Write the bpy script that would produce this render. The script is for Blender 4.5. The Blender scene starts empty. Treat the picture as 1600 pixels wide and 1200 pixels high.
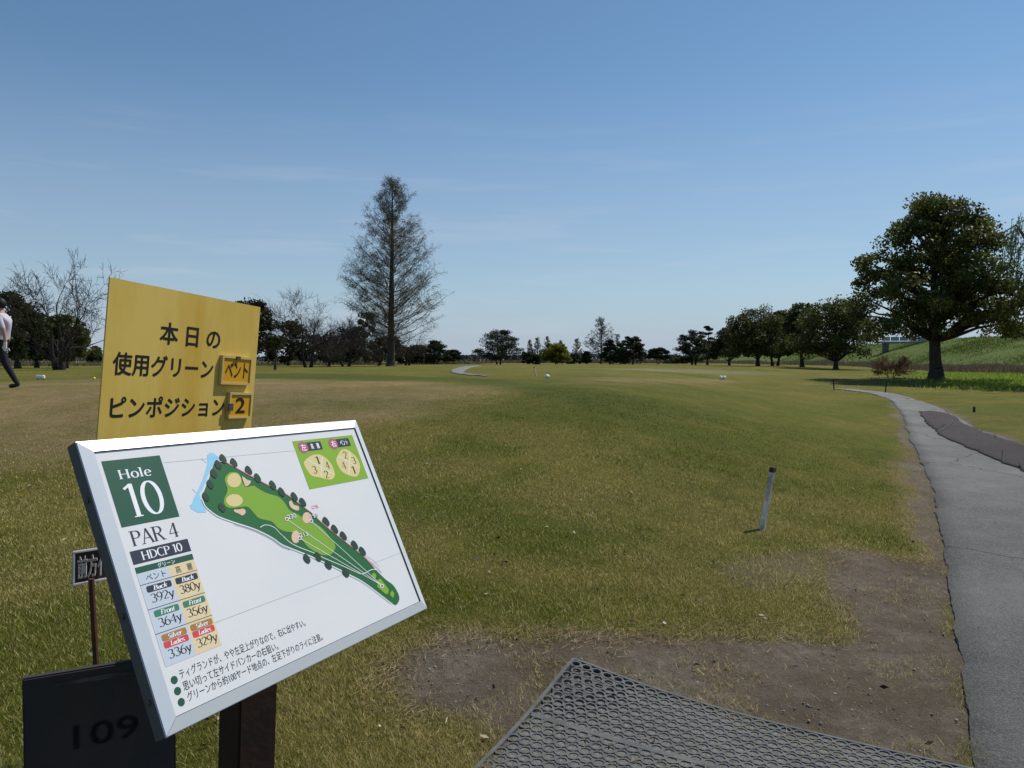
import bpy, bmesh, math, random
import numpy as np
from mathutils import Vector, Matrix

# ------------------------------------------------------------------ camera, sky, sun
SC = bpy.context.scene
COL = SC.collection
FPX, HZ, EYE = 1200.0, 562.0, 1.6            # focal length and horizon in photo pixels, eye height in metres
PITCH = math.atan((600 - HZ) / FPX)
cam = bpy.data.cameras.new('camera'); cam.sensor_width = 36; cam.lens = 36 * FPX / 1600
cam.clip_start = 0.05; cam.clip_end = 8000
camo = bpy.data.objects.new('camera', cam); COL.objects.link(camo)
camo.location = (0, 0, EYE); camo.rotation_euler = (math.pi / 2 - PITCH, 0, 0)
SC.camera = camo
SUN_AZ, SUN_EL = math.radians(54), math.radians(55)   # azimuth to the right of straight ahead
SDIR = Vector((math.cos(SUN_EL) * math.sin(SUN_AZ), math.cos(SUN_EL) * math.cos(SUN_AZ), math.sin(SUN_EL)))
sl = bpy.data.lights.new('sun', 'SUN'); sl.energy = 4.2; sl.angle = math.radians(0.5); sl.color = (1, 0.955, 0.88)
so = bpy.data.objects.new('sun', sl); COL.objects.link(so); so.rotation_euler = SDIR.to_track_quat('Z', 'Y').to_euler()
so.location = (30, 20, 60)
W = bpy.data.worlds.new('World'); SC.world = W; W.use_nodes = True
nt = W.node_tree; nt.nodes.clear()
wo = nt.nodes.new('ShaderNodeOutputWorld'); bg = nt.nodes.new('ShaderNodeBackground'); sky = nt.nodes.new('ShaderNodeTexSky')
sky.sky_type = 'NISHITA'; sky.sun_disc = False; sky.sun_elevation = SUN_EL; sky.sun_rotation = SUN_AZ
sky.air_density = 1.0; sky.dust_density = 0.15; sky.ozone_density = 1.3; sky.altitude = 20
bg.inputs['Strength'].default_value = 0.092
tc = nt.nodes.new('ShaderNodeTexCoord'); mp = nt.nodes.new('ShaderNodeMapping'); mp.inputs['Scale'].default_value = (2.0, 2.0, 22)
nz = nt.nodes.new('ShaderNodeTexNoise'); nz.inputs['Scale'].default_value = 1.7; nz.inputs['Detail'].default_value = 6; nz.inputs['Roughness'].default_value = 0.55
rp = nt.nodes.new('ShaderNodeValToRGB'); rp.color_ramp.elements[0].position = 0.54; rp.color_ramp.elements[1].position = 0.88
sx = nt.nodes.new('ShaderNodeSeparateXYZ'); hr = nt.nodes.new('ShaderNodeValToRGB')      # thin cirrus only low in the sky
e = hr.color_ramp.elements; e[0].position = 0.0; e[0].color = (0.6, 0.6, 0.6, 1); e[1].position = 0.34; e[1].color = (0, 0, 0, 1)
n2 = e.new(0.09); n2.color = (1, 1, 1, 1)
n3 = e.new(0.2); n3.color = (0.6, 0.6, 0.6, 1)
ml = nt.nodes.new('ShaderNodeMath'); ml.operation = 'MULTIPLY'; ml2 = nt.nodes.new('ShaderNodeMath'); ml2.operation = 'MULTIPLY'; ml2.inputs[1].default_value = 0.5
mx = nt.nodes.new('ShaderNodeMix'); mx.data_type = 'RGBA'; mx.inputs['B'].default_value = (6.6, 7.0, 7.8, 1)
L = nt.links.new
L(tc.outputs['Generated'], mp.inputs['Vector']); L(mp.outputs[0], nz.inputs['Vector']); L(nz.outputs['Fac'], rp.inputs['Fac'])
L(tc.outputs['Generated'], sx.inputs[0]); L(sx.outputs['Z'], hr.inputs['Fac']); L(rp.outputs[0], ml.inputs[0]); L(hr.outputs[0], ml.inputs[1])
L(ml.outputs[0], ml2.inputs[0]); L(ml2.outputs[0], mx.inputs['Factor']); hz_r = nt.nodes.new('ShaderNodeValToRGB'); hz_r.color_ramp.interpolation = 'EASE'   # pale air towards the horizon
he = hz_r.color_ramp.elements; he[0].position = 0.0; he[0].color = (.85, .85, .85, 1); he[1].position = .36; he[1].color = (0, 0, 0, 1); hm_ = he.new(.12); hm_.color = (.4, .4, .4, 1)
hm = nt.nodes.new('ShaderNodeMix'); hm.data_type = 'RGBA'; hm.inputs['B'].default_value = (4.3, 5.1, 6.6, 1)
L(sx.outputs['Z'], hz_r.inputs['Fac']); L(hz_r.outputs[0], hm.inputs['Factor']); tn = nt.nodes.new('ShaderNodeMix'); tn.data_type = 'RGBA'; tn.blend_type = 'MULTIPLY'; tn.inputs['Factor'].default_value = 1; tn.inputs['B'].default_value = (.82, 1.0, 1.07, 1)
L(sky.outputs[0], tn.inputs['A']); L(tn.outputs['Result'], hm.inputs['A']); L(hm.outputs['Result'], mx.inputs['A']); L(mx.outputs['Result'], bg.inputs['Color']); L(bg.outputs[0], wo.inputs[0])
vs = SC.view_settings; vs.view_transform = 'Standard'; vs.look = 'None'; vs.gamma = 1; vs.exposure = 0; vs.use_curve_mapping = False
SC.cycles.max_bounces = 6; SC.cycles.diffuse_bounces = 3; SC.cycles.transparent_max_bounces = 8; SC.cycles.use_denoising = True

# ------------------------------------------------------------------ helpers
def ray(u, v):
    a = (np.asarray(u, float) - 800) / FPX; b = (np.asarray(v, float) - 600) / FPX
    return a, math.cos(PITCH) - b * math.sin(PITCH), -math.sin(PITCH) - b * math.cos(PITCH)

def vnoise(x, y, s, seed=0):
    x = np.asarray(x, float) / s + 1000.37 + seed * 17.3; y = np.asarray(y, float) / s + 1000.71 + seed * 9.1
    xi = np.floor(x).astype(np.int64); yi = np.floor(y).astype(np.int64); fx = x - xi; fy = y - yi
    fx = fx * fx * (3 - 2 * fx); fy = fy * fy * (3 - 2 * fy)
    def h(i, j):
        n = (i * 374761393 + j * 668265263 + seed * 1442695041) & 0xffffffff
        n = ((n ^ (n >> 13)) * 1274126177) & 0xffffffff
        return ((n ^ (n >> 16)) & 0xffff) / 65535.0
    return (h(xi, yi) * (1 - fx) + h(xi + 1, yi) * fx) * (1 - fy) + (h(xi, yi + 1) * (1 - fx) + h(xi + 1, yi + 1) * fx) * fy

def fbm(x, y, s, seed=0, o=3):
    r = 0; a = 1; t = 0
    for k in range(o):
        r = r + a * vnoise(x, y, s / 2 ** k, seed + k); t += a; a *= 0.55
    return r / t

def sstep(t): t = np.clip(t, 0, 1); return t * t * (3 - 2 * t)

PY = [-3000, 2.9, 3.3, 3.8, 5, 7, 9, 12, 15, 20, 30, 45, 90, 150, 300, 1000, 4000]
PZ = [0, 0, .03, .12, .24, .40, .58, .85, 1.03, 1.08, 1.02, 1.0, .82, .66, .45, .25, 0]
LY = [-3000, 8, 12, 20, 29, 36, 46, 60, 80, 150, 300, 1000, 4000]
LZ = [0, 0, .04, .09, .1, .14, .42, .5, .55, .6, .45, .25, 0]
EY = [-3000, -5, 3, 4.82, 8.07, 13.5, 19, 27, 34, 45, 60, 75, 100, 150, 400, 4000]
EX = [0.5, 0.5, 1.81, 2.77, 4.5, 7.1, 9.7, 13.2, 15.5, 20, 28, 40, 60, 110, 400, 4000]
def sm(v, xs, ys, k):
    v = np.asarray(v, float); d = k * np.clip(np.abs(v), 2, 1000)
    return (np.interp(v - d, xs, ys) + 2 * np.interp(v, xs, ys) + np.interp(v + d, xs, ys)) / 4
def terrain(x, y):
    x = np.asarray(x, float); y = np.asarray(y, float)
    hi = sm(y, PY, PZ, .06); lo = sm(y, LY, LZ, .06); xl = sm(y, EY, EX, .05)
    wd = 1.5 + .34 * np.clip(y, 0, 60)
    t = sstep((x - (xl - wd)) / wd)
    z = hi * (1 - t) + lo * t
    far = np.clip((np.abs(y) + np.abs(x) - 6) / 30, 0, 1)
    z = z + (fbm(x, y, 14, 3, 2) - .5) * .07 * far * np.clip(1.3 - y / 250, .2, 1)
    z = z + (fbm(x, y, 1.3, 5, 2) - .5) * .035
    return z
def gp(u, v, it=40):
    """photo pixel -> point on the ground"""
    a, dy, dz = ray(u, v); s = -EYE / np.minimum(dz, -1e-4)
    for _ in range(it):
        z = terrain(a * s, dy * s); s = .5 * s + .5 * (z - EYE) / np.minimum(dz, -1e-4)
    return np.stack([a * s, dy * s, terrain(a * s, dy * s)], -1)
def at(u, d):
    """point on the ground in the photo column u at distance d ahead"""
    x = (u - 800) / FPX * d
    return Vector((x, d, float(terrain(x, d))))

def polydist(px, py, poly):
    """signed distance, positive inside"""
    px = np.asarray(px, float); py = np.asarray(py, float)
    d = np.full(px.shape, 1e9); ins = np.zeros(px.shape, bool); n = len(poly)
    for i in range(n):
        x0, y0 = poly[i][:2]; x1, y1 = poly[(i + 1) % n][:2]
        ex, ey = x1 - x0, y1 - y0; q = ex * ex + ey * ey + 1e-12
        t = np.clip(((px - x0) * ex + (py - y0) * ey) / q, 0, 1)
        d = np.minimum(d, np.hypot(px - x0 - t * ex, py - y0 - t * ey))
        c = ((y0 > py) != (y1 > py)) & (px < ex * (py - y0) / (ey if abs(ey) > 1e-12 else 1e-12) + x0)
        ins ^= c
    return np.where(ins, d, -d)

def mesh_np(name, V, F):
    V = np.asarray(V, np.float32); F = np.asarray(F, np.int32)
    m = bpy.data.meshes.new(name); m.vertices.add(len(V)); m.vertices.foreach_set('co', V.ravel())
    n, k = F.shape
    m.loops.add(n * k); m.loops.foreach_set('vertex_index', F.ravel())
    m.polygons.add(n); m.polygons.foreach_set('loop_start', np.arange(0, n * k, k, dtype=np.int32))
    m.update(calc_edges=True)
    return m
def attr(m, name, C):
    a = m.color_attributes.new(name, 'FLOAT_COLOR', 'POINT')
    C = np.asarray(C, np.float32)
    if C.shape[1] == 3: C = np.hstack([C, np.ones((len(C), 1), np.float32)])
    a.data.foreach_set('color', C.ravel())
def obj(name, m, mat=None, parent=None, smooth=False):
    if isinstance(m, bmesh.types.BMesh):
        me = bpy.data.meshes.new(name); m.to_mesh(me); m.free(); m = me
    o = bpy.data.objects.new(name, m); COL.objects.link(o)
    if mat and not m.materials: m.materials.append(mat)
    if parent: o.parent = parent
    if smooth and len(m.polygons): m.polygons.foreach_set('use_smooth', [True] * len(m.polygons))
    return o
def tag(o, label, cat, group=None):
    o['label'] = label; o['category'] = cat
    if group: o['group'] = group
    return o
def thing(name, label, cat, loc=(0, 0, 0), rz=0, group=None):
    o = bpy.data.objects.new(name, None); COL.objects.link(o); o.empty_display_size = .2
    o.location = loc; o.rotation_euler = (0, 0, rz)
    return tag(o, label, cat, group)
def bm_box(bm, c, s, M=None):
    r = bmesh.ops.create_cube(bm, size=1)['verts']
    for v in r:
        p = Vector((v.co.x * s[0] + c[0], v.co.y * s[1] + c[1], v.co.z * s[2] + c[2])); v.co = (M @ p) if M else p
    return r
def bm_bevel(bm, w, seg=2):
    bmesh.ops.bevel(bm, geom=bm.edges[:], offset=w, segments=seg, affect='EDGES', clamp_overlap=True)
def bm_tube(bm, pts, rad, n=10, cap=True):
    rings = []; pts = [Vector(p) for p in pts]
    if not isinstance(rad, (list, tuple)): rad = [rad] * len(pts)
    for i, p in enumerate(pts):
        d = (pts[min(i + 1, len(pts) - 1)] - pts[max(i - 1, 0)]).normalized()
        a = d.orthogonal().normalized() if i == 0 else (rings_a - d * rings_a.dot(d)).normalized()
        rings_a = a; b = d.cross(a)
        rings.append([bm.verts.new(p + (a * math.cos(2 * math.pi * k / n) + b * math.sin(2 * math.pi * k / n)) * rad[i]) for k in range(n)])
    for r0, r1 in zip(rings, rings[1:]):
        for k in range(n): bm.faces.new((r0[k], r0[(k + 1) % n], r1[(k + 1) % n], r1[k]))
    if cap:
        bm.faces.new(rings[0][::-1]); bm.faces.new(rings[-1])

# ------------------------------------------------------------------ materials
MATS = {}
def mat(name, col, rough=.8, noise=None, attrn=None, transl=0, metal=0, bump=None, spec=.3):
    """col: base colour; noise: (scale, amount, colour2) mottling; attrn: colour attribute used instead of col"""
    if name in MATS: return MATS[name]
    m = bpy.data.materials.new(name); m.use_nodes = True; t = m.node_tree; b = t.nodes['Principled BSDF']
    b.inputs['Roughness'].default_value = rough; b.inputs['Metallic'].default_value = metal; b.inputs['Specular IOR Level'].default_value = spec
    b.inputs['Base Color'].default_value = (*col, 1); src = None
    if attrn:
        a = t.nodes.new('ShaderNodeAttribute'); a.attribute_name = attrn; src = a.outputs['Color']
    tc = t.nodes.new('ShaderNodeTexCoord')
    if noise:
        n = t.nodes.new('ShaderNodeTexNoise'); n.inputs['Scale'].default_value = noise[0]; n.inputs['Detail'].default_value = 6; n.inputs['Roughness'].default_value = .65
        mpn = t.nodes.new('ShaderNodeMapping'); t.links.new(tc.outputs['Object'], mpn.inputs['Vector']); t.links.new(mpn.outputs[0], n.inputs['Vector'])
        if len(noise) > 3: mpn.inputs['Scale'].default_value = noise[3]
        r = t.nodes.new('ShaderNodeValToRGB'); r.color_ramp.elements[0].position = .38; r.color_ramp.elements[1].position = .68
        k = t.nodes.new('ShaderNodeMath'); k.operation = 'MULTIPLY'; k.inputs[1].default_value = noise[1]
        x = t.nodes.new('ShaderNodeMix'); x.data_type = 'RGBA'; x.inputs['A'].default_value = (*col, 1); x.inputs['B'].default_value = (*noise[2], 1)
        t.links.new(n.outputs['Fac'], r.inputs['Fac']); t.links.new(r.outputs[0], k.inputs[0]); t.links.new(k.outputs[0], x.inputs['Factor'])
        if src: t.links.new(src, x.inputs['A'])
        src = x.outputs['Result']
    if src: t.links.new(src, b.inputs['Base Color'])
    if bump:
        n = t.nodes.new('ShaderNodeTexNoise'); n.inputs['Scale'].default_value = bump[0]; n.inputs['Detail'].default_value = 8
        t.links.new(tc.outputs['Object'], n.inputs['Vector'])
        bp = t.nodes.new('ShaderNodeBump'); bp.inputs['Strength'].default_value = bump[1]; bp.inputs['Distance'].default_value = bump[2]
        t.links.new(n.outputs['Fac'], bp.inputs['Height']); t.links.new(bp.outputs[0], b.inputs['Normal'])
    if transl:
        tr = t.nodes.new('ShaderNodeBsdfTranslucent'); ms = t.nodes.new('ShaderNodeMixShader'); ms.inputs[0].default_value = transl
        if src: t.links.new(src, tr.inputs['Color'])
        else: tr.inputs['Color'].default_value = (*col, 1)
        t.links.new(b.outputs[0], ms.inputs[1]); t.links.new(tr.outputs[0], ms.inputs[2])
        t.links.new(ms.outputs[0], t.nodes['Material Output'].inputs['Surface'])
    MATS[name] = m
    return m

# ------------------------------------------------------------------ the cart path in plan
PL = gp([1560, 1525, 1505, 1490, 1478, 1470, 1462, 1450, 1430, 1415, 1410, 1400, 1385, 1350, 1300, 1250], [1400, 1200, 1060, 960, 880, 830, 790, 740, 700, 665, 650, 635, 622, 613, 607, 604])
PR = gp([2900, 2420, 2220, 2060, 1940, 1880, 1830, 1760, 1680, 1600, 1540, 1505, 1480, 1440, 1390, 1330], [1400, 1200, 1060, 960, 880, 830, 790, 765, 735, 697, 675, 658, 645, 627, 614.5, 607.5])
PATH_POLY = [tuple(p[:2]) for p in PL] + [tuple(p[:2]) for p in PR[::-1]]

# ------------------------------------------------------------------ zones of the ground, traced on the photograph and laid on the terrain
def zone(pts): return [tuple(p[:2]) for p in gp([p[0] for p in pts], [p[1] for p in pts])]
Z_TEE = zone([(-300, 612), (60, 597), (200, 590), (420, 592), (560, 594), (680, 598), (780, 604), (800, 610), (770, 625), (715, 640), (640, 655), (560, 668), (420, 690), (200, 715), (-300, 720)])
Z_TEE2 = zone([(885, 593), (1000, 590), (1130, 592), (1145, 595), (1100, 600), (960, 601), (880, 600)])
Z_PALE = zone([(850, 579), (960, 575), (1090, 577), (1180, 583), (1000, 585), (880, 583)])
Z_DIRT = [zone([(585, 1055), (620, 1020), (700, 992), (790, 988), (870, 988), (920, 990), (980, 995), (1060, 992), (1130, 984), (1200, 985), (1290, 990), (1305, 950), (1285, 900), (1310, 855), (1420, 872), (1490, 880), (1540, 1040), (1580, 1205), (1500, 1300), (800, 1300), (705, 1170), (630, 1115)]),
          zone([(1110, 880), (1200, 855), (1310, 862), (1300, 905), (1200, 925), (1130, 915)])]
Z_LUSH = zone([(560, 584), (840, 598), (900, 606), (1000, 625), (1080, 650), (1000, 660), (900, 640), (820, 622), (560, 595), (150, 592), (150, 584)])
STK = gp(1191, 826)
Z_SWATH = zone([(760, 620), (900, 612), (1150, 612), (1380, 640), (1400, 700), (1250, 760), (1000, 740), (820, 700), (700, 660)])
Z_EDGE = zone([(1420, 690), (1445, 745), (1462, 800), (1475, 880), (1440, 880), (1420, 800), (1400, 720)])
def zones(x, y):
    n1 = fbm(x, y, 2.2, 11) - .5; n2 = fbm(x, y, .45, 21) - .5; rel = np.clip(np.hypot(x, y) / 6, .4, 8)
    dry = sstep(.5 + (polydist(x, y, Z_TEE) + n1 * 2.2) / 1.6)
    dry = np.maximum(dry, .8 * sstep(.5 + (polydist(x, y, Z_TEE2) + n1 * 2) / 2))
    dry = np.maximum(dry, .8 * sstep(.5 + (polydist(x, y, Z_EDGE) + n1 * .5) / .4))
    pale = sstep(.5 + (polydist(x, y, Z_PALE) + n1 * 6) / 10) * np.clip(fbm(x, y * .5, 9, 61) * 2 - .4, 0, 1)
    dirt = 0
    for k, p in enumerate(Z_DIRT): dirt = np.maximum(dirt, (1 - .45 * k) * sstep(.5 + (polydist(x, y, p) + n1 * .25 + n2 * .35) / .22))
    dirt = np.maximum(dirt, .4 * sstep(1.3 - np.hypot((x - STK[0] + .03) / .11, (y - STK[1] + .03) / .16)))
    lush = sstep(.5 + (polydist(x, y, Z_LUSH) + n1 * 1.2) / 1.0) * (1 - dry)
    straw = np.clip((fbm(x, y, 1.1, 41) - .46) * 3.4 + (fbm(x, y, 4, 51) - .5) * 1.6 + .46 - .45 * sstep(.5 + (polydist(x, y, Z_SWATH) + n1 * 2) / 2), 0, 1)
    pd = polydist(x, y, PATH_POLY); dirt = np.maximum(dirt, sstep((.26 + pd + n1 * .6 + n2 * .3) / .2) * (pd < .15) * (np.hypot(x, y) < 30) * .9)
    return dry, dirt, lush, pale, straw
GREEN = np.array((.092, .120, .006)); LUSHC = np.array((.050, .088, .005)); STRAW = np.array((.23, .18, .04)); DRYC = np.array((.33, .24, .12)); PALEC = np.array((.44, .41, .30))
def mixc(A, B, t): return A * (1 - t[:, None]) + B * t[:, None]
def turf_colour(x, y):
    dry, dirt, lush, pale, straw = zones(x, y)
    c = np.repeat(GREEN[None], len(x), 0)
    c = mixc(c, STRAW, straw * .55 * (1 - lush)); c = mixc(c, LUSHC, lush * .85)
    c = mixc(c, DRYC, dry * np.clip(.72 + (fbm(x, y, .9, 71) - .4) * 1.2, 0, 1)); c = mixc(c, PALEC, pale * .55)
    return c, dirt

_A, _C = Vector(gp(897, 1037).tolist()), Vector(gp(1350, 1165).tolist())
MUX = Vector((_C.x - _A.x, _C.y - _A.y, 0)).normalized(); MVX = Vector((MUX.y, -MUX.x, 0))
MAT_POLY = [tuple((_A + MUX * a + MVX * b)[:2]) for a, b in ((0, 0), (2.1, 0), (2.1, 1.0), (0, 1.0))]
# ------------------------------------------------------------------ ground sheet, out to the horizon
def ground():
    ang = np.concatenate([np.linspace(-180, -52, 40)[:-1], np.linspace(-52, 52, 560), np.linspace(52, 180, 40)[1:-1]])
    ang = np.radians(ang); r = [.25]
    while r[-1] < 3800: r.append(r[-1] * (1.017 if 2.5 < r[-1] < 60 else 1.06))
    r = np.array(r); A, Rr = np.meshgrid(ang, r); x = (np.sin(A) * Rr).ravel(); y = (np.cos(A) * Rr).ravel(); z = terrain(x, y)
    dry, dirt, lush, pale, straw = zones(x, y)
    z = z + (fbm(x, y, .2, 81, 3) - .5) * .045 * dirt * (np.hypot(x, y) < 12) * (polydist(x, y, MAT_POLY) < -.1) - .012 * dirt * sstep(-polydist(x, y, MAT_POLY) / .08) + .005 * sstep(polydist(x, y, MAT_POLY) / .05)
    z = z - .06 * sstep((polydist(x, y, PATH_POLY) - .06) / .10)
    c, _ = turf_colour(x, y)
    nr, na = len(r), len(ang); i = np.arange(nr - 1)[:, None] * na; j = np.arange(na)[None]; j2 = (j + 1) % na
    F = np.stack([i + j, i + na + j, i + na + j2, i + j2], -1).reshape(-1, 4)
    V = np.vstack([np.stack([x, y, z], -1), [[0, 0, 0]]])
    m = mesh_np('ground', V, F)
    attr(m, 'turf', np.vstack([c, c[:1]])); attr(m, 'zone', np.vstack([np.stack([dirt, dry, sstep(polydist(x, y, MAT_POLY) / .04)], -1), [[0, 0, 0]]]))
    M = bpy.data.materials.new('turf_and_soil'); M.use_nodes = True; t = M.node_tree; b = t.nodes['Principled BSDF']; b.inputs['Roughness'].default_value = .95; b.inputs['Specular IOR Level'].default_value = .1
    def N(k, **kw):
        n = t.nodes.new(k)
        for a_, v_ in kw.items(): setattr(n, a_, v_)
        return n
    tcn = N('ShaderNodeTexCoord'); at1 = N('ShaderNodeAttribute', attribute_name='turf'); at2 = N('ShaderNodeAttribute', attribute_name='zone')
    sep = N('ShaderNodeSeparateColor'); t.links.new(at2.outputs['Color'], sep.inputs[0])
    def noise(s, d=6, ro=.6):
        n = N('ShaderNodeTexNoise'); n.inputs['Scale'].default_value = s; n.inputs['Detail'].default_value = d; n.inputs['Roughness'].default_value = ro; t.links.new(tcn.outputs['Object'], n.inputs['Vector']); return n.outputs['Fac']
    def mix(f, A, B, bt='MIX'):
        x_ = N('ShaderNodeMix', data_type='RGBA', blend_type=bt)
        for s, v in (('Factor', f), ('A', A), ('B', B)):
            if isinstance(v, (tuple, float, int)): x_.inputs[s].default_value = v
            else: t.links.new(v, x_.inputs[s])
        return x_.outputs['Result']
    def ramp(f, a0, a1, c0=(0, 0, 0, 1), c1=(1, 1, 1, 1)):
        r_ = N('ShaderNodeValToRGB'); r_.color_ramp.elements[0].position = a0; r_.color_ramp.elements[1].position = a1
        r_.color_ramp.elements[0].color = c0; r_.color_ramp.elements[1].color = c1; t.links.new(f, r_.inputs['Fac']); return r_.outputs[0]
    fine = noise(38, 8, .75); mid = noise(5, 6, .7); big = noise(.35, 5, .6)
    turf = mix(ramp(fine, .3, .7), mix(.62, at1.outputs['Color'], (.02, .022, .004, 1)), mix(.25, at1.outputs['Color'], (.38, .31, .09, 1)))
    turf = mix(.75, turf, ramp(mid, .3, .72, (.62, .66, .6, 1), (1.35, 1.3, 1.35, 1)), 'MULTIPLY')
    turf = mix(.9, turf, ramp(big, .3, .7, (.78, .84, .8, 1), (1.22, 1.16, 1.2, 1)), 'MULTIPLY')
    soil = mix(ramp(noise(14, 8, .8), .35, .7), (.128, .103, .074, 1), (.30, .255, .20, 1))
    soil = mix(ramp(noise(2.1, 5, .6), .35, .7), soil, (.125, .094, .062, 1))
    soil = mix(ramp(noise(130, 3, .6), .68, .78), soil, (.4, .37, .31, 1))
    soil = mix(sep.outputs[2], soil, mix(ramp(noise(60, 6, .8), .35, .65), (.19, .175, .148, 1), (.43, .41, .36, 1)))
    t.links.new(mix(sep.outputs[0], turf, soil), b.inputs['Base Color'])
    bp = N('ShaderNodeBump'); bp.inputs['Strength'].default_value = 1; bp.inputs['Distance'].default_value = .035
    t.links.new(noise(55, 8, .75), bp.inputs['Height']); t.links.new(bp.outputs[0], b.inputs['Normal'])
    o = obj('ground', m, M, smooth=True); o['kind'] = 'structure'
ground()

# ------------------------------------------------------------------ cart path, its dark patch, the far path
def strip(name, Lp, Rp, material, lift, nseg=14, nacross=10, edge=.03, skirt=.05):
    Lp = np.asarray(Lp)[:, :2]; Rp = np.asarray(Rp)[:, :2]
    s = np.linspace(0, len(Lp) - 1, (len(Lp) - 1) * nseg + 1); k = np.arange(len(Lp))
    def spl(P):
        return np.stack([sm_spline(k, P[:, c], s) for c in range(2)], -1)
    A, B = spl(Lp), spl(Rp)
    A += (np.stack([fbm(s * 6 + 5, s * 0, 1, 7, 4), fbm(s * 6, s * 0 + 9, 1, 8, 4)], -1) - .5) * edge * np.clip(np.hypot(*A.T) / 5, .6, 4)[:, None]
    B += (np.stack([fbm(s * 3 + 55, s * 0, 1, 7), fbm(s * 3, s * 0 + 99, 1, 8)], -1) - .5) * edge * np.clip(np.hypot(*B.T) / 5, .6, 4)[:, None]
    t = np.linspace(0, 1, nacross + 1)
    P = A[:, None] * (1 - t[None, :, None]) + B[:, None] * t[None, :, None]
    z = terrain(P[..., 0], P[..., 1]) + lift
    V = np.concatenate([P, z[..., None]], -1)
    lo0 = V[:, :1].copy(); lo0[..., 2] -= skirt; lo1 = V[:, -1:].copy(); lo1[..., 2] -= skirt
    V = np.concatenate([lo0, V, lo1], 1); n, w = V.shape[:2]
    i = np.arange(n - 1)[:, None] * w; j = np.arange(w - 1)[None]
    F = np.stack([i + j, i + j + 1, i + w + j + 1, i + w + j], -1).reshape(-1, 4)
    o = obj(name, mesh_np(name, V.reshape(-1, 3), F), material); o['kind'] = 'structure'
    return o
def sm_spline(k, y, s):
    i = np.clip(np.floor(s).astype(int), 0, len(k) - 2); f = s - i
    p0 = y[np.maximum(i - 1, 0)]; p1 = y[i]; p2 = y[i + 1]; p3 = y[np.minimum(i + 2, len(k) - 1)]
    return .5 * (2 * p1 + (p2 - p0) * f + (2 * p0 - 5 * p1 + 4 * p2 - p3) * f ** 2 + (3 * p1 - p0 - 3 * p2 + p3) * f ** 3)
def asphalt(name, c0, c1, c2, sc=1.0):
    M = bpy.data.materials.new(name); M.use_nodes = True; t = M.node_tree; b = t.nodes['Principled BSDF']; b.inputs['Roughness'].default_value = .9; b.inputs['Specular IOR Level'].default_value = .15
    tcn = t.nodes.new('ShaderNodeTexCoord')
    def noise(s, d, ro=.6):
        n = t.nodes.new('ShaderNodeTexNoise'); n.inputs['Scale'].default_value = s; n.inputs['Detail'].default_value = d; n.inputs['Roughness'].default_value = ro; t.links.new(tcn.outputs['Object'], n.inputs['Vector']); return n.outputs['Fac']
    def mixr(f, a, bb, A, B):
        r = t.nodes.new('ShaderNodeValToRGB'); r.color_ramp.elements[0].position = a; r.color_ramp.elements[1].position = bb; t.links.new(f, r.inputs['Fac'])
        x = t.nodes.new('ShaderNodeMix'); x.data_type = 'RGBA'; t.links.new(r.outputs[0], x.inputs['Factor'])
        for s, v in (('A', A), ('B', B)):
            if isinstance(v, tuple): x.inputs[s].default_value = (*v, 1)
            else: t.links.new(v, x.inputs[s])
        return x.outputs['Result']
    c = mixr(noise(.9, 8, .8), .38, .6, c0, c1)
    c = mixr(noise(.35, 4, .6), .45, .7, c, tuple(v * .8 for v in c0))
    c = mixr(noise(70, 6, .85), .46, .62, c, c2)
    c = mixr(noise(38, 6, .85), .57, .66, c, tuple(v * .45 for v in c0))
    w = t.nodes.new('ShaderNodeTexVoronoi'); w.feature = 'DISTANCE_TO_EDGE'; w.inputs['Scale'].default_value = .3
    d = t.nodes.new('ShaderNodeMix'); d.data_type = 'RGBA'; d.inputs['Factor'].default_value = .22
    n = t.nodes.new('ShaderNodeTexNoise'); n.inputs['Scale'].default_value = 2.5; n.inputs['Detail'].default_value = 6; t.links.new(tcn.outputs['Object'], n.inputs['Vector'])
    t.links.new(tcn.outputs['Object'], d.inputs['A']); t.links.new(n.outputs['Color'], d.inputs['B']); t.links.new(d.outputs['Result'], w.inputs['Vector'])
    if sc >= 1: c = mixr(w.outputs['Distance'], .0006, .0022, tuple(v * .45 for v in c0), c)
    t.links.new(c, b.inputs['Base Color'])
    bp = t.nodes.new('ShaderNodeBump'); bp.inputs['Strength'].default_value = 1; bp.inputs['Distance'].default_value = .03; t.links.new(noise(80, 6, .8), bp.inputs['Height']); t.links.new(bp.outputs[0], b.inputs['Normal'])
    return M
ASPH = asphalt('worn_asphalt', (.145, .140, .133), (.25, .243, .23), (.33, .32, .30))
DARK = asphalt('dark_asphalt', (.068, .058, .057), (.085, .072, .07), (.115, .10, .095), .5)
strip('cart_path', PL, PR, ASPH, .008, nseg=30, edge=.06)
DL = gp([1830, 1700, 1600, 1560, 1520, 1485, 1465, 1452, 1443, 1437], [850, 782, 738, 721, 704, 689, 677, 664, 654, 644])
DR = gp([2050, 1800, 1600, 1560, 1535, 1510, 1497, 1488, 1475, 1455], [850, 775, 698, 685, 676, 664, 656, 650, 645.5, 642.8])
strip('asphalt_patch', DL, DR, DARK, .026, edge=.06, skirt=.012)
FL = gp([745, 730, 716, 706, 706, 716, 735, 760], [571.2, 572.2, 574.5, 578.5, 582, 585, 587, 588.5])
FR = gp([752, 741, 733, 726, 724, 728, 738, 762], [572.2, 573.2, 575.5, 579, 581.5, 583.5, 585.6, 587.4])
strip('far_path', FL, FR, ASPH, .03, edge=.01)

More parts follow.
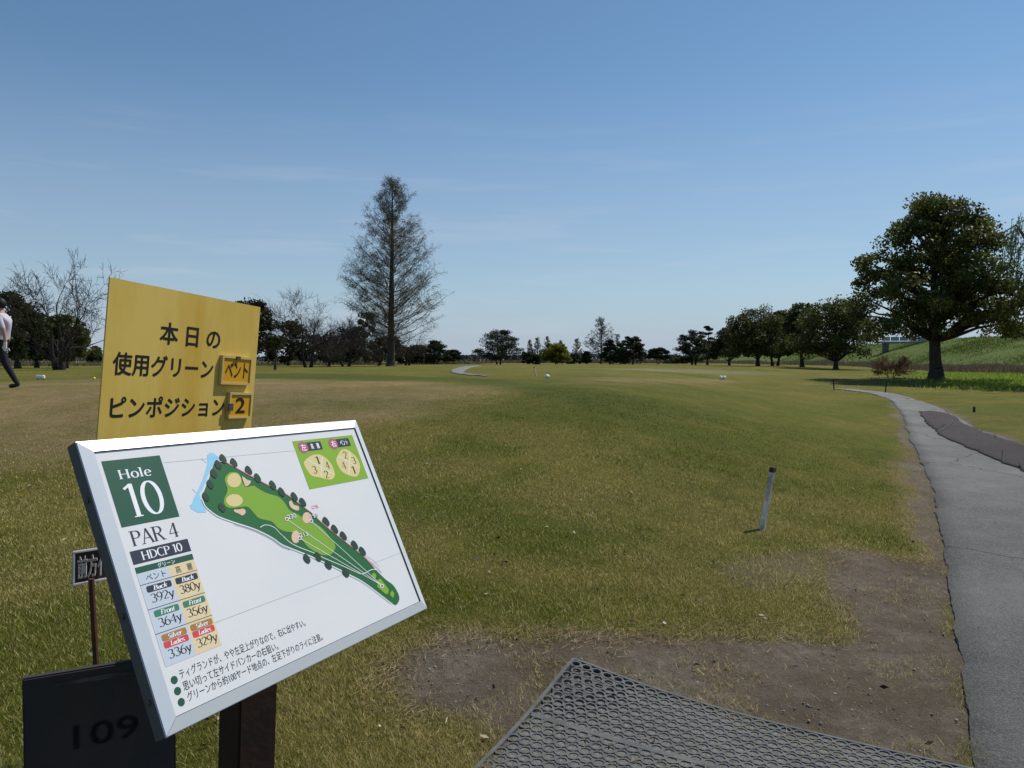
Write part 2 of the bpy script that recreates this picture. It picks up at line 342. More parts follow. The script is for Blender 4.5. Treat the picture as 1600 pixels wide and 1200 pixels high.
# ------------------------------------------------------------------ levee at the right, reeds, distant woods
def levee():
    ys = np.concatenate([np.arange(20, 200, 4.), np.arange(200, 900, 20.)]); xb = 43 + (ys - 65) * .146
    t = np.array([-1.5, 0, 1.5, 4, 7, 10, 12.5, 14, 17, 19, 22, 30]); hz = np.array([-.8, -.1, .35, 1.2, 2.2, 3.1, 3.7, 3.9, 3.95, 3.8, 3.0, -.6])
    X = xb[:, None] + t[None]; Y = np.repeat(ys[:, None], len(t), 1); Zb = terrain(xb, ys)[:, None]
    Z = Zb * .6 + .2 + hz[None] + (fbm(X, Y, 6, 91) - .5) * .35
    n, w = X.shape; i = np.arange(n - 1)[:, None] * w; j = np.arange(w - 1)[None]
    F = np.stack([i + j, i + j + 1, i + w + j + 1, i + w + j], -1).reshape(-1, 4)
    o = obj('levee', mesh_np('levee', np.stack([X, Y, Z], -1).reshape(-1, 3), F), mat('levee_grass', (.075, .125, .02), .95, (.5, .8, (.14, .14, .045)), spec=.1, bump=(3, .8, .2)), smooth=True)
    o['kind'] = 'structure'
levee()

def leaf_quads(C, size, rng, aspect=.55, droop=0.0, flat=0.0):
    """one small pointed leaf per centre: V (4n,3), F (n,4)"""
    n = len(C); d = rng.normal(size=(n, 3)); d[:, 2] = d[:, 2] * (1 - flat) - droop; d /= np.linalg.norm(d, axis=1)[:, None] + 1e-9
    e = np.cross(d, rng.normal(size=(n, 3))); e /= np.linalg.norm(e, axis=1)[:, None] + 1e-9
    s = (size * rng.uniform(.6, 1.35, n))[:, None]
    V = np.stack([C - d * s * .5, C + e * s * aspect * .5, C + d * s * .5, C - e * s * aspect * .5], 1).reshape(-1, 3)
    F = np.arange(4 * n).reshape(n, 4)
    return V, F
def blades(P, h, w, rng, lean=.35):
    """one triangle per blade"""
    n = len(P); a = rng.uniform(0, 2 * np.pi, n); dx = np.stack([np.cos(a), np.sin(a), 0 * a], -1) * (w / 2)[:, None]
    tip = rng.normal(0, lean, (n, 3)) * h[:, None]; tip[:, 2] = h
    V = np.stack([P - dx, P + dx, P + tip], 1).reshape(-1, 3)
    return V, np.arange(3 * n).reshape(n, 3)

def reeds(label_name, pts, n, hgt, seed, col):
    """band of dry reeds along a line of (x, y, half depth)"""
    rng = np.random.default_rng(seed); pts = np.array(pts); k = rng.uniform(0, len(pts) - 1.001, n); i = k.astype(int); f = (k - i)[:, None]
    P = pts[i] * (1 - f) + pts[i + 1] * f
    x = P[:, 0] + rng.normal(0, .5, n) * P[:, 2]; y = P[:, 1] + rng.normal(0, .5, n) * P[:, 2]
    hh = hgt * (.1 + 1.5 * fbm(x, y, 7, seed) ** 1.5) * rng.uniform(.5, 1.1, n)
    V, F = blades(np.stack([x, y, terrain(x, y) - .03], -1), hh, rng.uniform(.05, .13, n) * (np.hypot(x, y) / 80) ** .8, rng, .2)
    m = mesh_np(label_name, V, F); c = np.array(col)[None] * rng.uniform(.6, 1.3, (n, 1)) * (1 + rng.normal(0, .08, (n, 3)))
    attr(m, 'tint', np.repeat(np.clip(c, 0, 1), 3, 0))
    o = obj(label_name, m, mat('dry_reed', (.2, .15, .1), .9, attrn='tint', transl=.2, spec=.1)); o['kind'] = 'stuff'
    return o
reeds('dry_reeds', [(36, 28, 2), (41.0, 60, 3), (43, 72, 3), (48, 110, 3), (60, 190, 4), (68, 250, 5)], 30000, 1.0, 1, (.22, .175, .115))
reeds('dry_reeds', [(60, 215, 6), (40, 225, 6), (10, 250, 6), (-10, 250, 6), (-30, 240, 6)], 9000, 1.7, 2, (.21, .145, .11))
reeds('dry_reeds', [(-60, 100, 4), (-40, 110, 5), (-20, 150, 6), (-12, 180, 6)], 9000, 1.1, 3, (.20, .165, .10))
reeds('dry_reeds', [(-95, 95, 4), (-80, 100, 5), (-60, 100, 6)], 6000, 1.3, 13, (.20, .165, .10))
def far_grass():
    rng = np.random.default_rng(8); n = 16000; y = rng.uniform(36, 62, n); x = 26 + (y - 45) * .42 + rng.normal(0, 1, n) * 2.2 + rng.uniform(0, 8, n) * (y < 60)
    V, F = blades(np.stack([x, y, terrain(x, y) - .02], -1), rng.uniform(.05, .2, n), rng.uniform(.04, .08, n), rng, .4); m = mesh_np('long_grass', V, F)
    c = np.array((.26, .36, .05)) * rng.uniform(.6, 1.3, (n, 1)); attr(m, 'tint', np.repeat(c, 3, 0))
    o = obj('long_grass', m, mat('lush_blade', (.2, .3, .05), .7, attrn='tint', transl=.5, spec=.1)); o['kind'] = 'stuff'
far_grass()
def levee_grass():
    rng = np.random.default_rng(18); n = 60000; y = 50 + 130 * rng.random(n) ** 1.6; t = rng.uniform(.5, 15, n); x = 43 + (y - 65) * .146 + t
    zb = terrain(43 + (y - 65) * .146, y) * .6 + .2 + np.interp(t, [-1.5, 0, 1.5, 4, 7, 10, 12.5, 14, 17], [-.8, -.1, .35, 1.2, 2.2, 3.1, 3.7, 3.9, 3.95]) - .1; k = fbm(x, y, 4, 77)
    V, F = blades(np.stack([x, y, zb], -1), (.15 + .5 * k ** 2) * rng.uniform(.5, 1.2, n), rng.uniform(.06, .12, n), rng, .4); m = mesh_np('levee_grass', V, F)
    c = np.where((rng.random(n) < .25 + .5 * (k - .4))[:, None], np.array((.26, .22, .09)), np.array((.13, .20, .03))) * rng.uniform(.6, 1.3, (n, 1)); attr(m, 'tint', np.repeat(c, 3, 0))
    o = obj('levee_grass', m, mat('dry_reed', (.2, .15, .1))); o['kind'] = 'stuff'
levee_grass()
def woods():
    rng = np.random.default_rng(5); n = 26000; a = rng.uniform(-.9, .75, n); d = rng.uniform(560, 640, n)
    x = a * d; top = 1.5 + 4.5 * fbm(x, x * 0, 60, 4) + 1.5 * fbm(x, x * 0, 14, 9); z = terrain(x, d) + rng.uniform(0, 1, n) ** .8 * top
    V, F = leaf_quads(np.stack([x, d, z], -1), 1.8, rng, .8); m = mesh_np('distant_woods', V, F)
    attr(m, 'tint', np.repeat(np.array((.09, .105, .10))[None] * rng.uniform(.6, 1.3, (n, 1)), 4, 0))
    o = obj('distant_woods', m, mat('far_leaf', (.05, .06, .05), .9, attrn='tint', spec=.1)); o['kind'] = 'stuff'
woods()

# ------------------------------------------------------------------ trees
BARK = mat('dark_bark', (.055, .043, .034), .95, (6, .6, (.10, .085, .07)), bump=(14, .8, .04), spec=.1)
TWIG = mat('grey_twig', (.046, .037, .031), .95, spec=.1)
MSEQ = mat('redwood_twig', (.082, .068, .05), .95, spec=.1)
def segs_mesh(name, S, n=5):
    """S rows: x0 y0 z0 x1 y1 z1 r0 r1 -> tapered prisms"""
    S = np.asarray(S, float); p0, p1, r0, r1 = S[:, 0:3], S[:, 3:6], S[:, 6], S[:, 7]
    d = p1 - p0; d /= np.linalg.norm(d, axis=1)[:, None] + 1e-9
    ref = np.where(np.abs(d[:, 2:3]) > .9, np.array([[1., 0, 0]]), np.array([[0., 0, 1]])); a = np.cross(d, ref); a /= np.linalg.norm(a, axis=1)[:, None] + 1e-9; b = np.cross(d, a)
    k = np.arange(n) * 2 * np.pi / n; c, s = np.cos(k)[None, :, None], np.sin(k)[None, :, None]
    o = a[:, None] * c + b[:, None] * s
    V = np.concatenate([p0[:, None] + o * r0[:, None, None], p1[:, None] + o * r1[:, None, None]], 1)
    base = (np.arange(len(S)) * 2 * n)[:, None]; j = np.arange(n)[None]; j2 = (j + 1) % n
    F = np.stack([base + j, base + j2, base + n + j2, base + n + j], -1).reshape(-1, 4)
    return mesh_np(name, V.reshape(-1, 3), F)
def chain(S, pts, rads):
    for i in range(len(pts) - 1): S.append((*pts[i], *pts[i + 1], rads[i], rads[i + 1]))
def finish_tree(name, label, loc, trunk_S, crown_m, crown_mat, group=None, trunk_mat=None, n=7, limb_S=None, limb_n=4, cat='tree'):
    t = thing(name, label, cat, loc, 0, group)
    if trunk_S: obj('trunk', segs_mesh('trunk', trunk_S, n), trunk_mat or BARK, t, True)
    if limb_S: obj('branches', segs_mesh('branches', limb_S, limb_n), trunk_mat or BARK, t, True)
    if crown_m: obj('crown', crown_m, crown_mat, t)
    return t
def trunk_chain(S, H, r, rng, lean=(0, 0), flare=1.7, base=(0, 0), k=8):
    z = np.linspace(0, H, k); x = base[0] + lean[0] * (z / H) ** 1.3 + np.cumsum(rng.normal(0, r * .10, k)) * (z > 0); y = base[1] + lean[1] * (z / H) + np.cumsum(rng.normal(0, r * .10, k)) * (z > 0)
    rr = r * (1 - .55 * (z / H)); P = np.stack([x, y, z], -1); lo = P[:1].repeat(3, 0); lo[:, 2] = [-.15, .12 + r * .2, .3 + r]
    Q = np.vstack([lo, P[1:]]); chain(S, Q, np.concatenate([[r * flare, r * (1 + (flare - 1) * .45), r * 1.05], rr[1:]])); return P
LEAFM = mat('broad_leaf', (.05, .06, .02), .5, attrn='tint', transl=.42, spec=.25)
NEEDM = mat('pine_needle', (.03, .04, .015), .7, attrn='tint', transl=.15, spec=.15)
PALEM = mat('spring_leaf', (.12, .14, .03), .7, attrn='tint', transl=.4, spec=.15)

def leafy(name, label, loc, H, RL, seed, col, trunk_h=.22, tr=.03, leaf=.16, n=9000, clumps=70, cr=.24, conic=.35, RR=None, flat=0, material=None, stems=1, group=None, aspect=.55, squash=1.0, bare=0, yb=1.0, bottom=.15, col2=None):
    """broadleaf or pine: trunk, limbs that reach the leaf clumps, and leaves clumped in an uneven crown"""
    rng = np.random.default_rng(seed); RR = RR or RL; zc0 = H * trunk_h; ch = H - zc0
    tS, lS = [], []; tops = []
    for s in range(stems):
        bx = (s - (stems - 1) / 2) * H * .10
        tops.append(trunk_chain(tS, H * (.72 if stems == 1 else .5), H * tr / (1 + .3 * (stems - 1)), rng, (rng.normal(0, .05) * H + (bx * 1.5 if stems > 1 else 0), rng.normal(0, .03) * H), base=(bx, rng.normal(0, .02) * H)))
    C = []
    while len(C) < clumps:
        t = rng.beta(1.25, 1.5); an = rng.uniform(0, 2 * np.pi); r = rng.uniform(.05, 1) ** .5      # t: 0 bottom .. 1 top
        wid = float(np.interp(t, [0, .1, .28, .5, .75, .9, 1], [.78, .96, 1, .95 - .16 * conic, .80 - .28 * conic, .58 - .26 * conic, .36 - .18 * conic]))
        lump = .80 + .36 * float(vnoise(math.cos(an) * 2.2 + seed, math.sin(an) * 2.2 + t * 5, 1, seed)); px_ = math.cos(an) * r
        if t < bottom and r < .5 and rng.random() < .7: continue
        C.append((px_ * (RR if px_ > 0 else RL) * wid * lump, math.sin(an) * r * (RL + RR) / 2 * wid * lump, zc0 + ch * (.05 + .93 * t) * (.94 + .06 * lump)))
    C = np.array(C); rcl = cr * (RL + RR) / 2
    C[:, 2] = np.minimum(C[:, 2], H - rcl * .55 * squash)
    hi_ = C[C[:, 2] > zc0 + .16 * ch]
    for c in hi_[rng.permutation(len(hi_))[:max(10, int(clumps * .55))]]:
        P = tops[rng.integers(len(tops))]; zt = np.clip(c[2] - .55 * np.hypot(c[0], c[1]), H * trunk_h * .95, P[-1][2] * .95)
        i = int(np.argmin(abs(P[:, 2] - zt))); b = P[i]; mid = b + (c - b) * np.array([.45, .45, .62]) + rng.normal(0, .012 * H, 3)
        r0 = H * tr * .42 * (1 - .6 * zt / H); q1 = b + (mid - b) * .5 + np.array([0, 0, -.02]) * H * .3; q2 = (mid + c) / 2 + rng.normal(0, .008 * H, 3); chain(lS, [b, q1, mid, q2, c], [r0, r0 * .8, r0 * .58, r0 * .38, r0 * .15])
    wgt = rng.uniform(.35, 1.6, len(C)); ci = rng.choice(len(C), n, p=wgt / wgt.sum()); g = rng.normal(size=(n, 3)); g /= np.linalg.norm(g, axis=1)[:, None]; g *= (rng.uniform(0, 1, n) ** .45)[:, None]
    P = C[ci] + g * rcl * np.array([1, 1, .72 * squash]) * rng.uniform(.75, 1.25, len(C))[ci][:, None]
    V, F = leaf_quads(P, leaf, rng, aspect, flat=flat)
    m = mesh_np('crown', V, F); cc = rng.uniform(.75, 1.25, len(C))[ci][:, None] * rng.uniform(.7, 1.35, (n, 1)); base = np.array(col)[None] * cc
    if col2 is not None: pick = (rng.random(len(C)) < .35)[ci][:, None]; base = np.where(pick, np.array(col2)[None] * cc, base)
    attr(m, 'tint', np.repeat(np.clip(base, 0, 1), 4, 0))
    return finish_tree(name, label, loc, tS, m, material or LEAFM, group, limb_S=lS)

def bare(name, label, loc, H, spread, seed, stems=2, levels=5, r=.16, lean=0, group=None, buds=0, material=None, nseg=3, first=.22, up=.35, kids=(3, 5)):
    rng = np.random.default_rng(seed); tS, lS, tips = [], [], []
    def grow(p, d, ln, rad, lev):
        k = 4 if lev < 2 else 3; pts = [p]; dirs = [d]; rr = [rad]
        for i in range(k):
            d = d + rng.normal(0, .16, 3) + np.array([0, 0, .05 * up]); d = d / np.linalg.norm(d); p = p + d * ln / k
            pts.append(p); dirs.append(d); rr.append(rad * (1 - .55 * (i + 1) / k))
        chain(tS if lev == 0 else lS, pts, rr)
        if lev >= levels: tips.append(pts[-1]); return
        nk = rng.integers(kids[0], kids[1] + 1)
        for q in range(nk):
            f = rng.uniform(.35, 1.0) if q else 1.0; i = min(int(f * k), k); b = pts[i]; a = rng.uniform(0, 2 * np.pi); dd = dirs[i]
            o = np.cross(dd, [math.cos(a), math.sin(a), .3]); o = o / (np.linalg.norm(o) + 1e-9); th = rng.uniform(.35, .85) if q else rng.uniform(.05, .3)
            nd = dd * math.cos(th) + o * math.sin(th); nd[2] += up * .25 * (1 if lev < 3 else .3); nd = nd / np.linalg.norm(nd)
            grow(b, nd, ln * rng.uniform(.58, .82), max(rr[i] * (.60 if q else .78), .0105), lev + 1)
    for s in range(stems):
        a = math.pi * s + rng.uniform(-.4, .4); th = .08 if stems == 1 else .2
        grow(np.array([.10 * math.cos(a) * (stems > 1), .1 * math.sin(a) * (stems > 1), -.1]), np.array([math.cos(a) * th + lean, math.sin(a) * th * .6, 1.0]), H * first * rng.uniform(.85, 1.15), r, 0)
    A = np.array(lS + tS); sh = np.mean(tips, 0) * .75 / max(np.mean(tips, 0)[2], .1)
    for S in (tS, lS):
        for i, q in enumerate(S): S[i] = (q[0] - sh[0] * max(q[2], 0), q[1] - sh[1] * max(q[2], 0), q[2], q[3] - sh[0] * max(q[5], 0), q[4] - sh[1] * max(q[5], 0), *q[5:])
    A = np.array(lS + tS); sc = H / A[:, [2, 5]].max(); wx = np.percentile(np.abs(A[:, [0, 3]]), 94); sxy = spread / wx
    for S in (tS, lS):
        for i, q in enumerate(S): S[i] = (q[0] * sxy, q[1] * sxy, q[2] * sc, q[3] * sxy, q[4] * sxy, q[5] * sc, q[6], q[7])
    tS[0] = (*tS[0][:6], tS[0][6] * 1.35, tS[0][7])
    return finish_tree(name, label, loc, tS, None, None, group, trunk_mat=material or TWIG, n=7, limb_S=lS, limb_n=nseg)

def redwood(name, label, loc, H, R, seed, nb=110, sub=13, ter=7, group=None, leaves=16000, leaf=.16, tr=.02, thin=1.0, col=(.125, .12, .068), low=.10):
    rng = np.random.default_rng(seed); tS, lS = [], []; P = trunk_chain(tS, H, H * tr, rng, (0, 0), 1.8, k=12)
    tS[-1] = (*tS[-1][:6], tS[-1][6] * .5, .012); tip = []
    ks = [tS[i] for i in range(len(tS))]
    for i, q in enumerate(ks):
        f0, f1 = max(q[2], 0) / H, q[5] / H; fl = (1.8, 1.3, 1.06, 1.0); tS[i] = (*q[:6], H * tr * ((1 - f0) ** .85 + .02) * fl[min(i, 3)], H * tr * ((1 - f1) ** .85 + .02) * fl[min(i + 1, 3)])
    for k in range(nb):
        f = low + (1 - low) * (k + rng.uniform(0, 1)) / nb * .985; h = H * f; a = k * 2.4 + rng.normal(0, .5)
        prof = np.interp(f, [0, .1, .2, .3, .42, .55, .7, .84, .94, 1], [.5, .78, 1, .97, .84, .68, .49, .31, .16, .05]) * (.86 + .2 * rng.random())
        ln = R * prof * 1.0; b = np.array([np.interp(h, P[:, 2], P[:, 0]), np.interp(h, P[:, 2], P[:, 1]), h]); o = np.array([math.cos(a), math.sin(a), 0])
        el = rng.uniform(.32, .62) + .5 * max(f - .35, 0); pts = [b]; n = 6; zc = h
        for i in range(n):
            e_ = el + .25 * (i / n) * (1 if f < .8 else .3); p = pts[-1] + o * ln / n + np.array([0, 0, math.tan(min(e_, 1.15)) * ln / n]) + rng.normal(0, .018 * ln, 3); pts.append(p)
        r0 = (.012 + .0085 * ln) * thin; rr = [r0 * (1 - .8 * i / n) for i in range(n + 1)]; chain(lS, pts, rr)
        for s in range(max(3, int(sub * (.25 + 1.0 * prof)))):
            g = rng.uniform(.22, 1.0); i = min(int(g * n), n - 1); q = pts[i] + (pts[i + 1] - pts[i]) * (g * n - i); sd = rng.normal(0, 1, 3); sd[2] = abs(sd[2]) * .55 + .1; sd += o * .55; sd /= np.linalg.norm(sd)
            l2 = ln * rng.uniform(.12, .24) + .3; e2 = q + sd * l2 + np.array([0, 0, .05]); md = (q + e2) / 2 + rng.normal(0, .05, 3); chain(lS, [q, md, e2], [.011 * thin, .008 * thin, .005 * thin])
            for t_ in range(ter):
                g2 = rng.uniform(.2, 1); q2 = q + (e2 - q) * g2; td = rng.normal(0, 1, 3); td[2] -= .35; td += sd * .5; td /= np.linalg.norm(td); e3 = q2 + td * rng.uniform(.15, .45) * (.5 + .05 * R); lS.append((*q2, *e3, .006 * thin, .004 * thin)); tip.append(e3)
    tip = np.array(tip); n = leaves; m = None
    if n:
        P2 = tip[rng.integers(len(tip), size=n)] + rng.normal(0, .13, (n, 3)); V, F = leaf_quads(P2, leaf, rng, .38, .25); m = mesh_np('crown', V, F)
        attr(m, 'tint', np.repeat(np.array(col)[None] * rng.uniform(.55, 1.35, (n, 1)), 4, 0))
    return finish_tree(name, label, loc, tS, m, PALEM, group, trunk_mat=MSEQ, limb_S=lS, limb_n=3, n=8)

def hgt(u, d, vtop): g = at(u, d); return (HZ - vtop) / FPX * d + EYE - g.z
def pxm(p, d): return p / FPX * d
DKL = (.042, .050, .016); OLV = (.078, .094, .020); PIN = (.034, .044, .018)
# the big evergreen at the right
d = 46; leafy('evergreen_tree', 'largest broad evergreen tree, standing alone beside the asphalt path at right', at(1467, d), hgt(1467, d, 303), pxm(140, d), 11, (.072, .090, .020), .20, .033, .21, 47000, 235, .14, .85, RR=pxm(136, d), col2=(.118, .122, .028), bottom=.1)
# row of evergreens at the right
GR = 'evergreens in a row right of the fairway'
for (u, d, vt, wl, wr, sd, st, c, lab) in (
    (1304, 76, 466, 52, 54, 21, 1, OLV, 'broad evergreen nearest to the big tree, dark shade under it'),
    (1252, 84, 474, 26, 30, 22, 1, (.07, .08, .02), 'narrow tall evergreen squeezed between two rounder trees in the right row'),
    (1211, 96, 484, 22, 34, 23, 2, (.062, .072, .018), 'forked evergreen just right of the roundest tree in the row'),
    (1183, 92, 477, 50, 36, 24, 1, (.066, .072, .018), 'roundest full evergreen with a clear straight trunk in the right row'),
    (1139, 108, 511, 24, 28, 25, 1, DKL, 'dark low evergreen left of the roundest tree in the right row')):
    leafy('evergreen_tree', lab, at(u, d), hgt(u, d, vt), pxm(wl, d) * 1.2, sd, c, .15, .030, .25, 17000, 130, .23, .4, RR=pxm(wr, d) * 1.25, stems=st, group=GR)
d = 120; leafy('pine_tree', 'bushy pine at the far left end of the right row', at(1084, d), hgt(1084, d, 516), pxm(32, d), 31, PIN, .06, .03, .34, 8500, 70, .24, .6, RR=pxm(30, d), flat=.5, material=NEEDM, aspect=.35, squash=.6, stems=2)
d = 124; leafy('conifer_tree', 'pointed conifer rising above the bushy pine in the right row', at(1105, d), hgt(1105, d, 506), pxm(15, d), 32, PIN, .1, .026, .34, 5000, 44, .3, 1.0, flat=.4, material=NEEDM, aspect=.35, squash=.6)
# pines in the middle distance
for (u, d, vt, wl, wr, sd, st, lab, sq, trk) in (
    (779, 150, 515, 34, 42, 41, 2, 'large dark rounded pine with two trunks beyond the curved far path', .55, .12),
    (989, 150, 524, 22, 22, 42, 1, 'dark pine right of the bare redwood in the middle distance', .5, .16),
    (953, 152, 530, 14, 12, 43, 1, 'narrow dark pine standing in front of the bare far redwood', .55, .1),
    (916, 168, 549, 9, 10, 44, 1, 'small dark pine at the left foot of the bare far redwood', .6, .06),
    (969, 160, 536, 12, 12, 48, 1, 'dark pine wedged between two darker pines right of the far redwood', .55, .06),
    (1028, 150, 543, 19, 20, 45, 2, 'low spreading pine with a flat top, alone left of the right row', .35, .3),
    (682, 150, 530, 26, 22, 46, 2, 'dark rounded pine just right of the tall redwood', .6, .1),
    (709, 160, 546, 16, 13, 47, 1, 'small pine at the right edge of the left wood, beside the gap', .5, .2)):
    leafy('pine_tree', lab, at(u, d), hgt(u, d, vt), pxm(wl, d), sd, PIN if sd != 47 else (.042, .048, .018), trk, .028, .36, 11000, 75, .27, .5, RR=pxm(wr, d), flat=.5, material=NEEDM, stems=st, aspect=.35, squash=sq)
# round bushes and the yellow-green willow
d = 150; leafy('round_bush', 'round dark clipped bush left of the yellow-green tree', at(837, d), hgt(837, d, 552), pxm(10, d), 51, (.035, .04, .018), .02, .03, .4, 2200, 30, .35, .1)
d = 156; leafy('young_willow', 'yellow-green rounded tree in fresh leaf in the middle distance', at(868, d), hgt(868, d, 537), pxm(22, d), 52, (.15, .15, .022), .1, .03, .5, 5200, 55, .27, .2, RR=pxm(24, d), material=PALEM)
for (u, d, vt, w, sd, c, lab) in ((640, 150, 541, 20, 53, (.05, .055, .02), 'low olive bush behind the foot of the tall redwood'), (825, 175, 549, 12, 54, (.035, .04, .02), 'low dark bush behind the right side of the two-trunk pine'), (897, 180, 553, 12, 55, (.03, .036, .02), 'low dark bush under the small bare redwood'), (975, 170, 548, 34, 56, (.045, .05, .022), 'long low bush behind the middle pines'), (1060, 190, 556, 24, 57, (.06, .055, .03), 'low brownish bush between the flat-topped pine and the right row'), (572, 140, 488, 28, 58, (.028, .032, .014), 'tall dark evergreen behind the left side of the tall redwood'), (655, 150, 536, 24, 67, (.04, .045, .02), 'low dark evergreen between the tall redwood and the rounded pine'), (450, 100, 500, 40, 68, (.03, .034, .014), 'dark evergreen behind the long-boughed cherry'), (545, 135, 510, 34, 69, (.03, .034, .016), 'dark evergreen between the cherries and the tall redwood'), (610, 145, 520, 30, 59, (.03, .034, .016), 'dark evergreen straight behind the trunk of the tall redwood'), (505, 130, 515, 36, 60, (.03, .034, .016), 'dark evergreen behind the bare cherries')):
    leafy('evergreen_shrub' if vt > 530 else 'evergreen_tree', lab, at(u, d), hgt(u, d, vt), pxm(w, d), sd, c, .03, .025, .4, 4500, 50, .27, .3)
# left group
for (u, d, vt, wl, wr, sd, c, lab) in (
    (26, 56, 457, 62, 36, 61, DKL, 'dark evergreen behind the walking golfer at the left edge'),
    (104, 60, 492, 40, 36, 62, OLV, 'rounded evergreen behind the bare tree at left'),
    (58, 64, 488, 36, 30, 66, DKL, 'dark evergreen between two others behind the bare tree at left'),
    (385, 62, 466, 46, 52, 63, (.034, .036, .013), 'dark evergreen showing past the right edge of the yellow board'),
    (150, 120, 541, 12, 12, 65, DKL, 'small round evergreen far off, just left of the yellow board')):
    leafy('evergreen_tree', lab, at(u, d), hgt(u, d, vt), pxm(wl, d), sd, c, .12, .033, .24 if d < 100 else .4, 13000 if d < 100 else 2000, 110, .23, .3, RR=pxm(wr, d))
d = 44; bare('bare_tree', 'leafless tree with forked trunk at left, above the white tee marker', at(92, d), hgt(92, d, 384), pxm(84, d), 71, 3, 6, .17, kids=(3, 3), up=.02, first=.17)
d = 50; bare('bare_tree', 'leafless tree at the very left edge behind the golfer', at(-22, d), hgt(-22, d, 420), pxm(66, d), 76, 1, 5, .17, kids=(3, 4))
for (u, d, vt, sp, sd, st, ln, lab) in ((482, 70, 443, 54, 72, 2, -.15, 'leafless cherry with long left-reaching boughs, nearest right of yellow board'), (514, 78, 478, 42, 73, 1, .1, 'leafless cherry second from the yellow board'), (541, 84, 486, 40, 74, 2, 0, 'leafless cherry third from the yellow board'), (636, 110, 486, 40, 75, 2, .1, 'leafless tree behind the right side of the tall redwood'), (590, 98, 490, 40, 77, 1, 0, 'leafless cherry behind the left side of the redwood trunk'), (745, 190, 541, 13, 78, 2, 0, 'tiny leafless tree left of the two-trunk pine')):
    bare('cherry_tree', lab, at(u, d), hgt(u, d, vt), pxm(sp, d), sd, st, 5 if d < 100 else 4, .17, ln, kids=(3, 5), up=.05, first=.2, group='leafless trees left of the fairway')
d = 46; leafy('young_tree', 'thin young tree right of the yellow board, slim dark trunk', at(430, d), hgt(430, d, 520), pxm(14, d), 79, DKL, .45, .03, .2, 500, 12, .4, .3)
# redwoods
d = 92; redwood('redwood_tree', 'tallest tree, feathery conical redwood with bare twigs left of centre', at(611, d), hgt(611, d, 284), pxm(79, d), 81, 190, 18, 9, leaves=60000, leaf=.13)
d = 185; redwood('redwood_tree', 'bare conical redwood rising above dark pines in the middle distance', at(939, d), hgt(939, d, 499), pxm(26, d), 82, 60, 8, 5, leaves=3500, leaf=.3, thin=2.0, col=(.13, .12, .085))
for (u, vt, w, sd, lab) in ((828, 531, 6, 83, 'bare redwood right beside the two-trunk pine, far off'), (840, 528, 9, 84, 'bare redwood left of the yellow-green tree, far off'), (855, 527, 10, 85, 'bare redwood behind the yellow-green tree, far off'), (876, 533, 7, 86, 'bare redwood behind the right side of the yellow-green tree'), (901, 530, 10, 87, 'small bare redwood alone between yellow-green tree and dark pines'), (965, 523, 11, 88, 'bare redwood peeping over the pines right of the taller far redwood')):
    d = 260; redwood('redwood_tree', lab, at(u, d), hgt(u, d, vt), pxm(w, d), sd, 36, 6, 4, leaves=900, leaf=.5, thin=3.0, col=(.16, .15, .11), group='far bare redwoods')
# weeping willow at the right edge
def willow():
    rng = np.random.default_rng(91); d = 40; g = at(1660, d); H = hgt(1672, d, 340); tS, lS, LP = [], [], []
    P = trunk_chain(tS, H * .6, .3, rng)
    for k in range(60):
        a = rng.uniform(0, 6.28); R = rng.uniform(1.0, 3.3); b = P[rng.integers(4, 8)]; top = np.array([math.cos(a) * R * .7, math.sin(a) * R * .7, H * rng.uniform(.78, 1.0)]); end = np.array([math.cos(a) * R, math.sin(a) * R, top[2] - rng.uniform(.3, 1)])
        chain(lS, [b, (b + top) / 2 + np.array([0, 0, .3]), top, end], [.09, .06, .035, .015])
        for s in range(10):
            q = top + (end - top) * rng.uniform(-.4, 1) + rng.normal(0, .25, 3); ln = rng.uniform(1.2, 2.6); sway = rng.normal(0, .2, 2) - np.array([.25, 0]); pts = [q + np.array([sway[0] * f, sway[1] * f, -ln * f]) for f in (0, .35, .7, 1)]
            chain(lS, pts, [.012, .01, .007, .005]); f = rng.uniform(0, 1, 34); LP.append(q + np.stack([sway[0] * f, sway[1] * f, -ln * f], -1) + rng.normal(0, .05, (34, 3)))
    LP = np.concatenate(LP); V, F = leaf_quads(LP, .17, rng, .25, .9); m = mesh_np('crown', V, F); attr(m, 'tint', np.repeat(np.array((.14, .19, .05))[None] * rng.uniform(.6, 1.3, (len(LP), 1)), 4, 0))
    finish_tree('willow_tree', 'pale green weeping willow fronds at the right edge', g, tS, m, PALEM, limb_S=lS)
willow()
d = 50; bare('bare_shrub', 'reddish leafless shrub left of the big evergreen trunk', at(1392, d), hgt(1392, d, 548), pxm(26, d), 95, 7, 4, .02, first=.4, material=mat('red_twig', (.16, .095, .065), .95, spec=.1), kids=(3, 5))

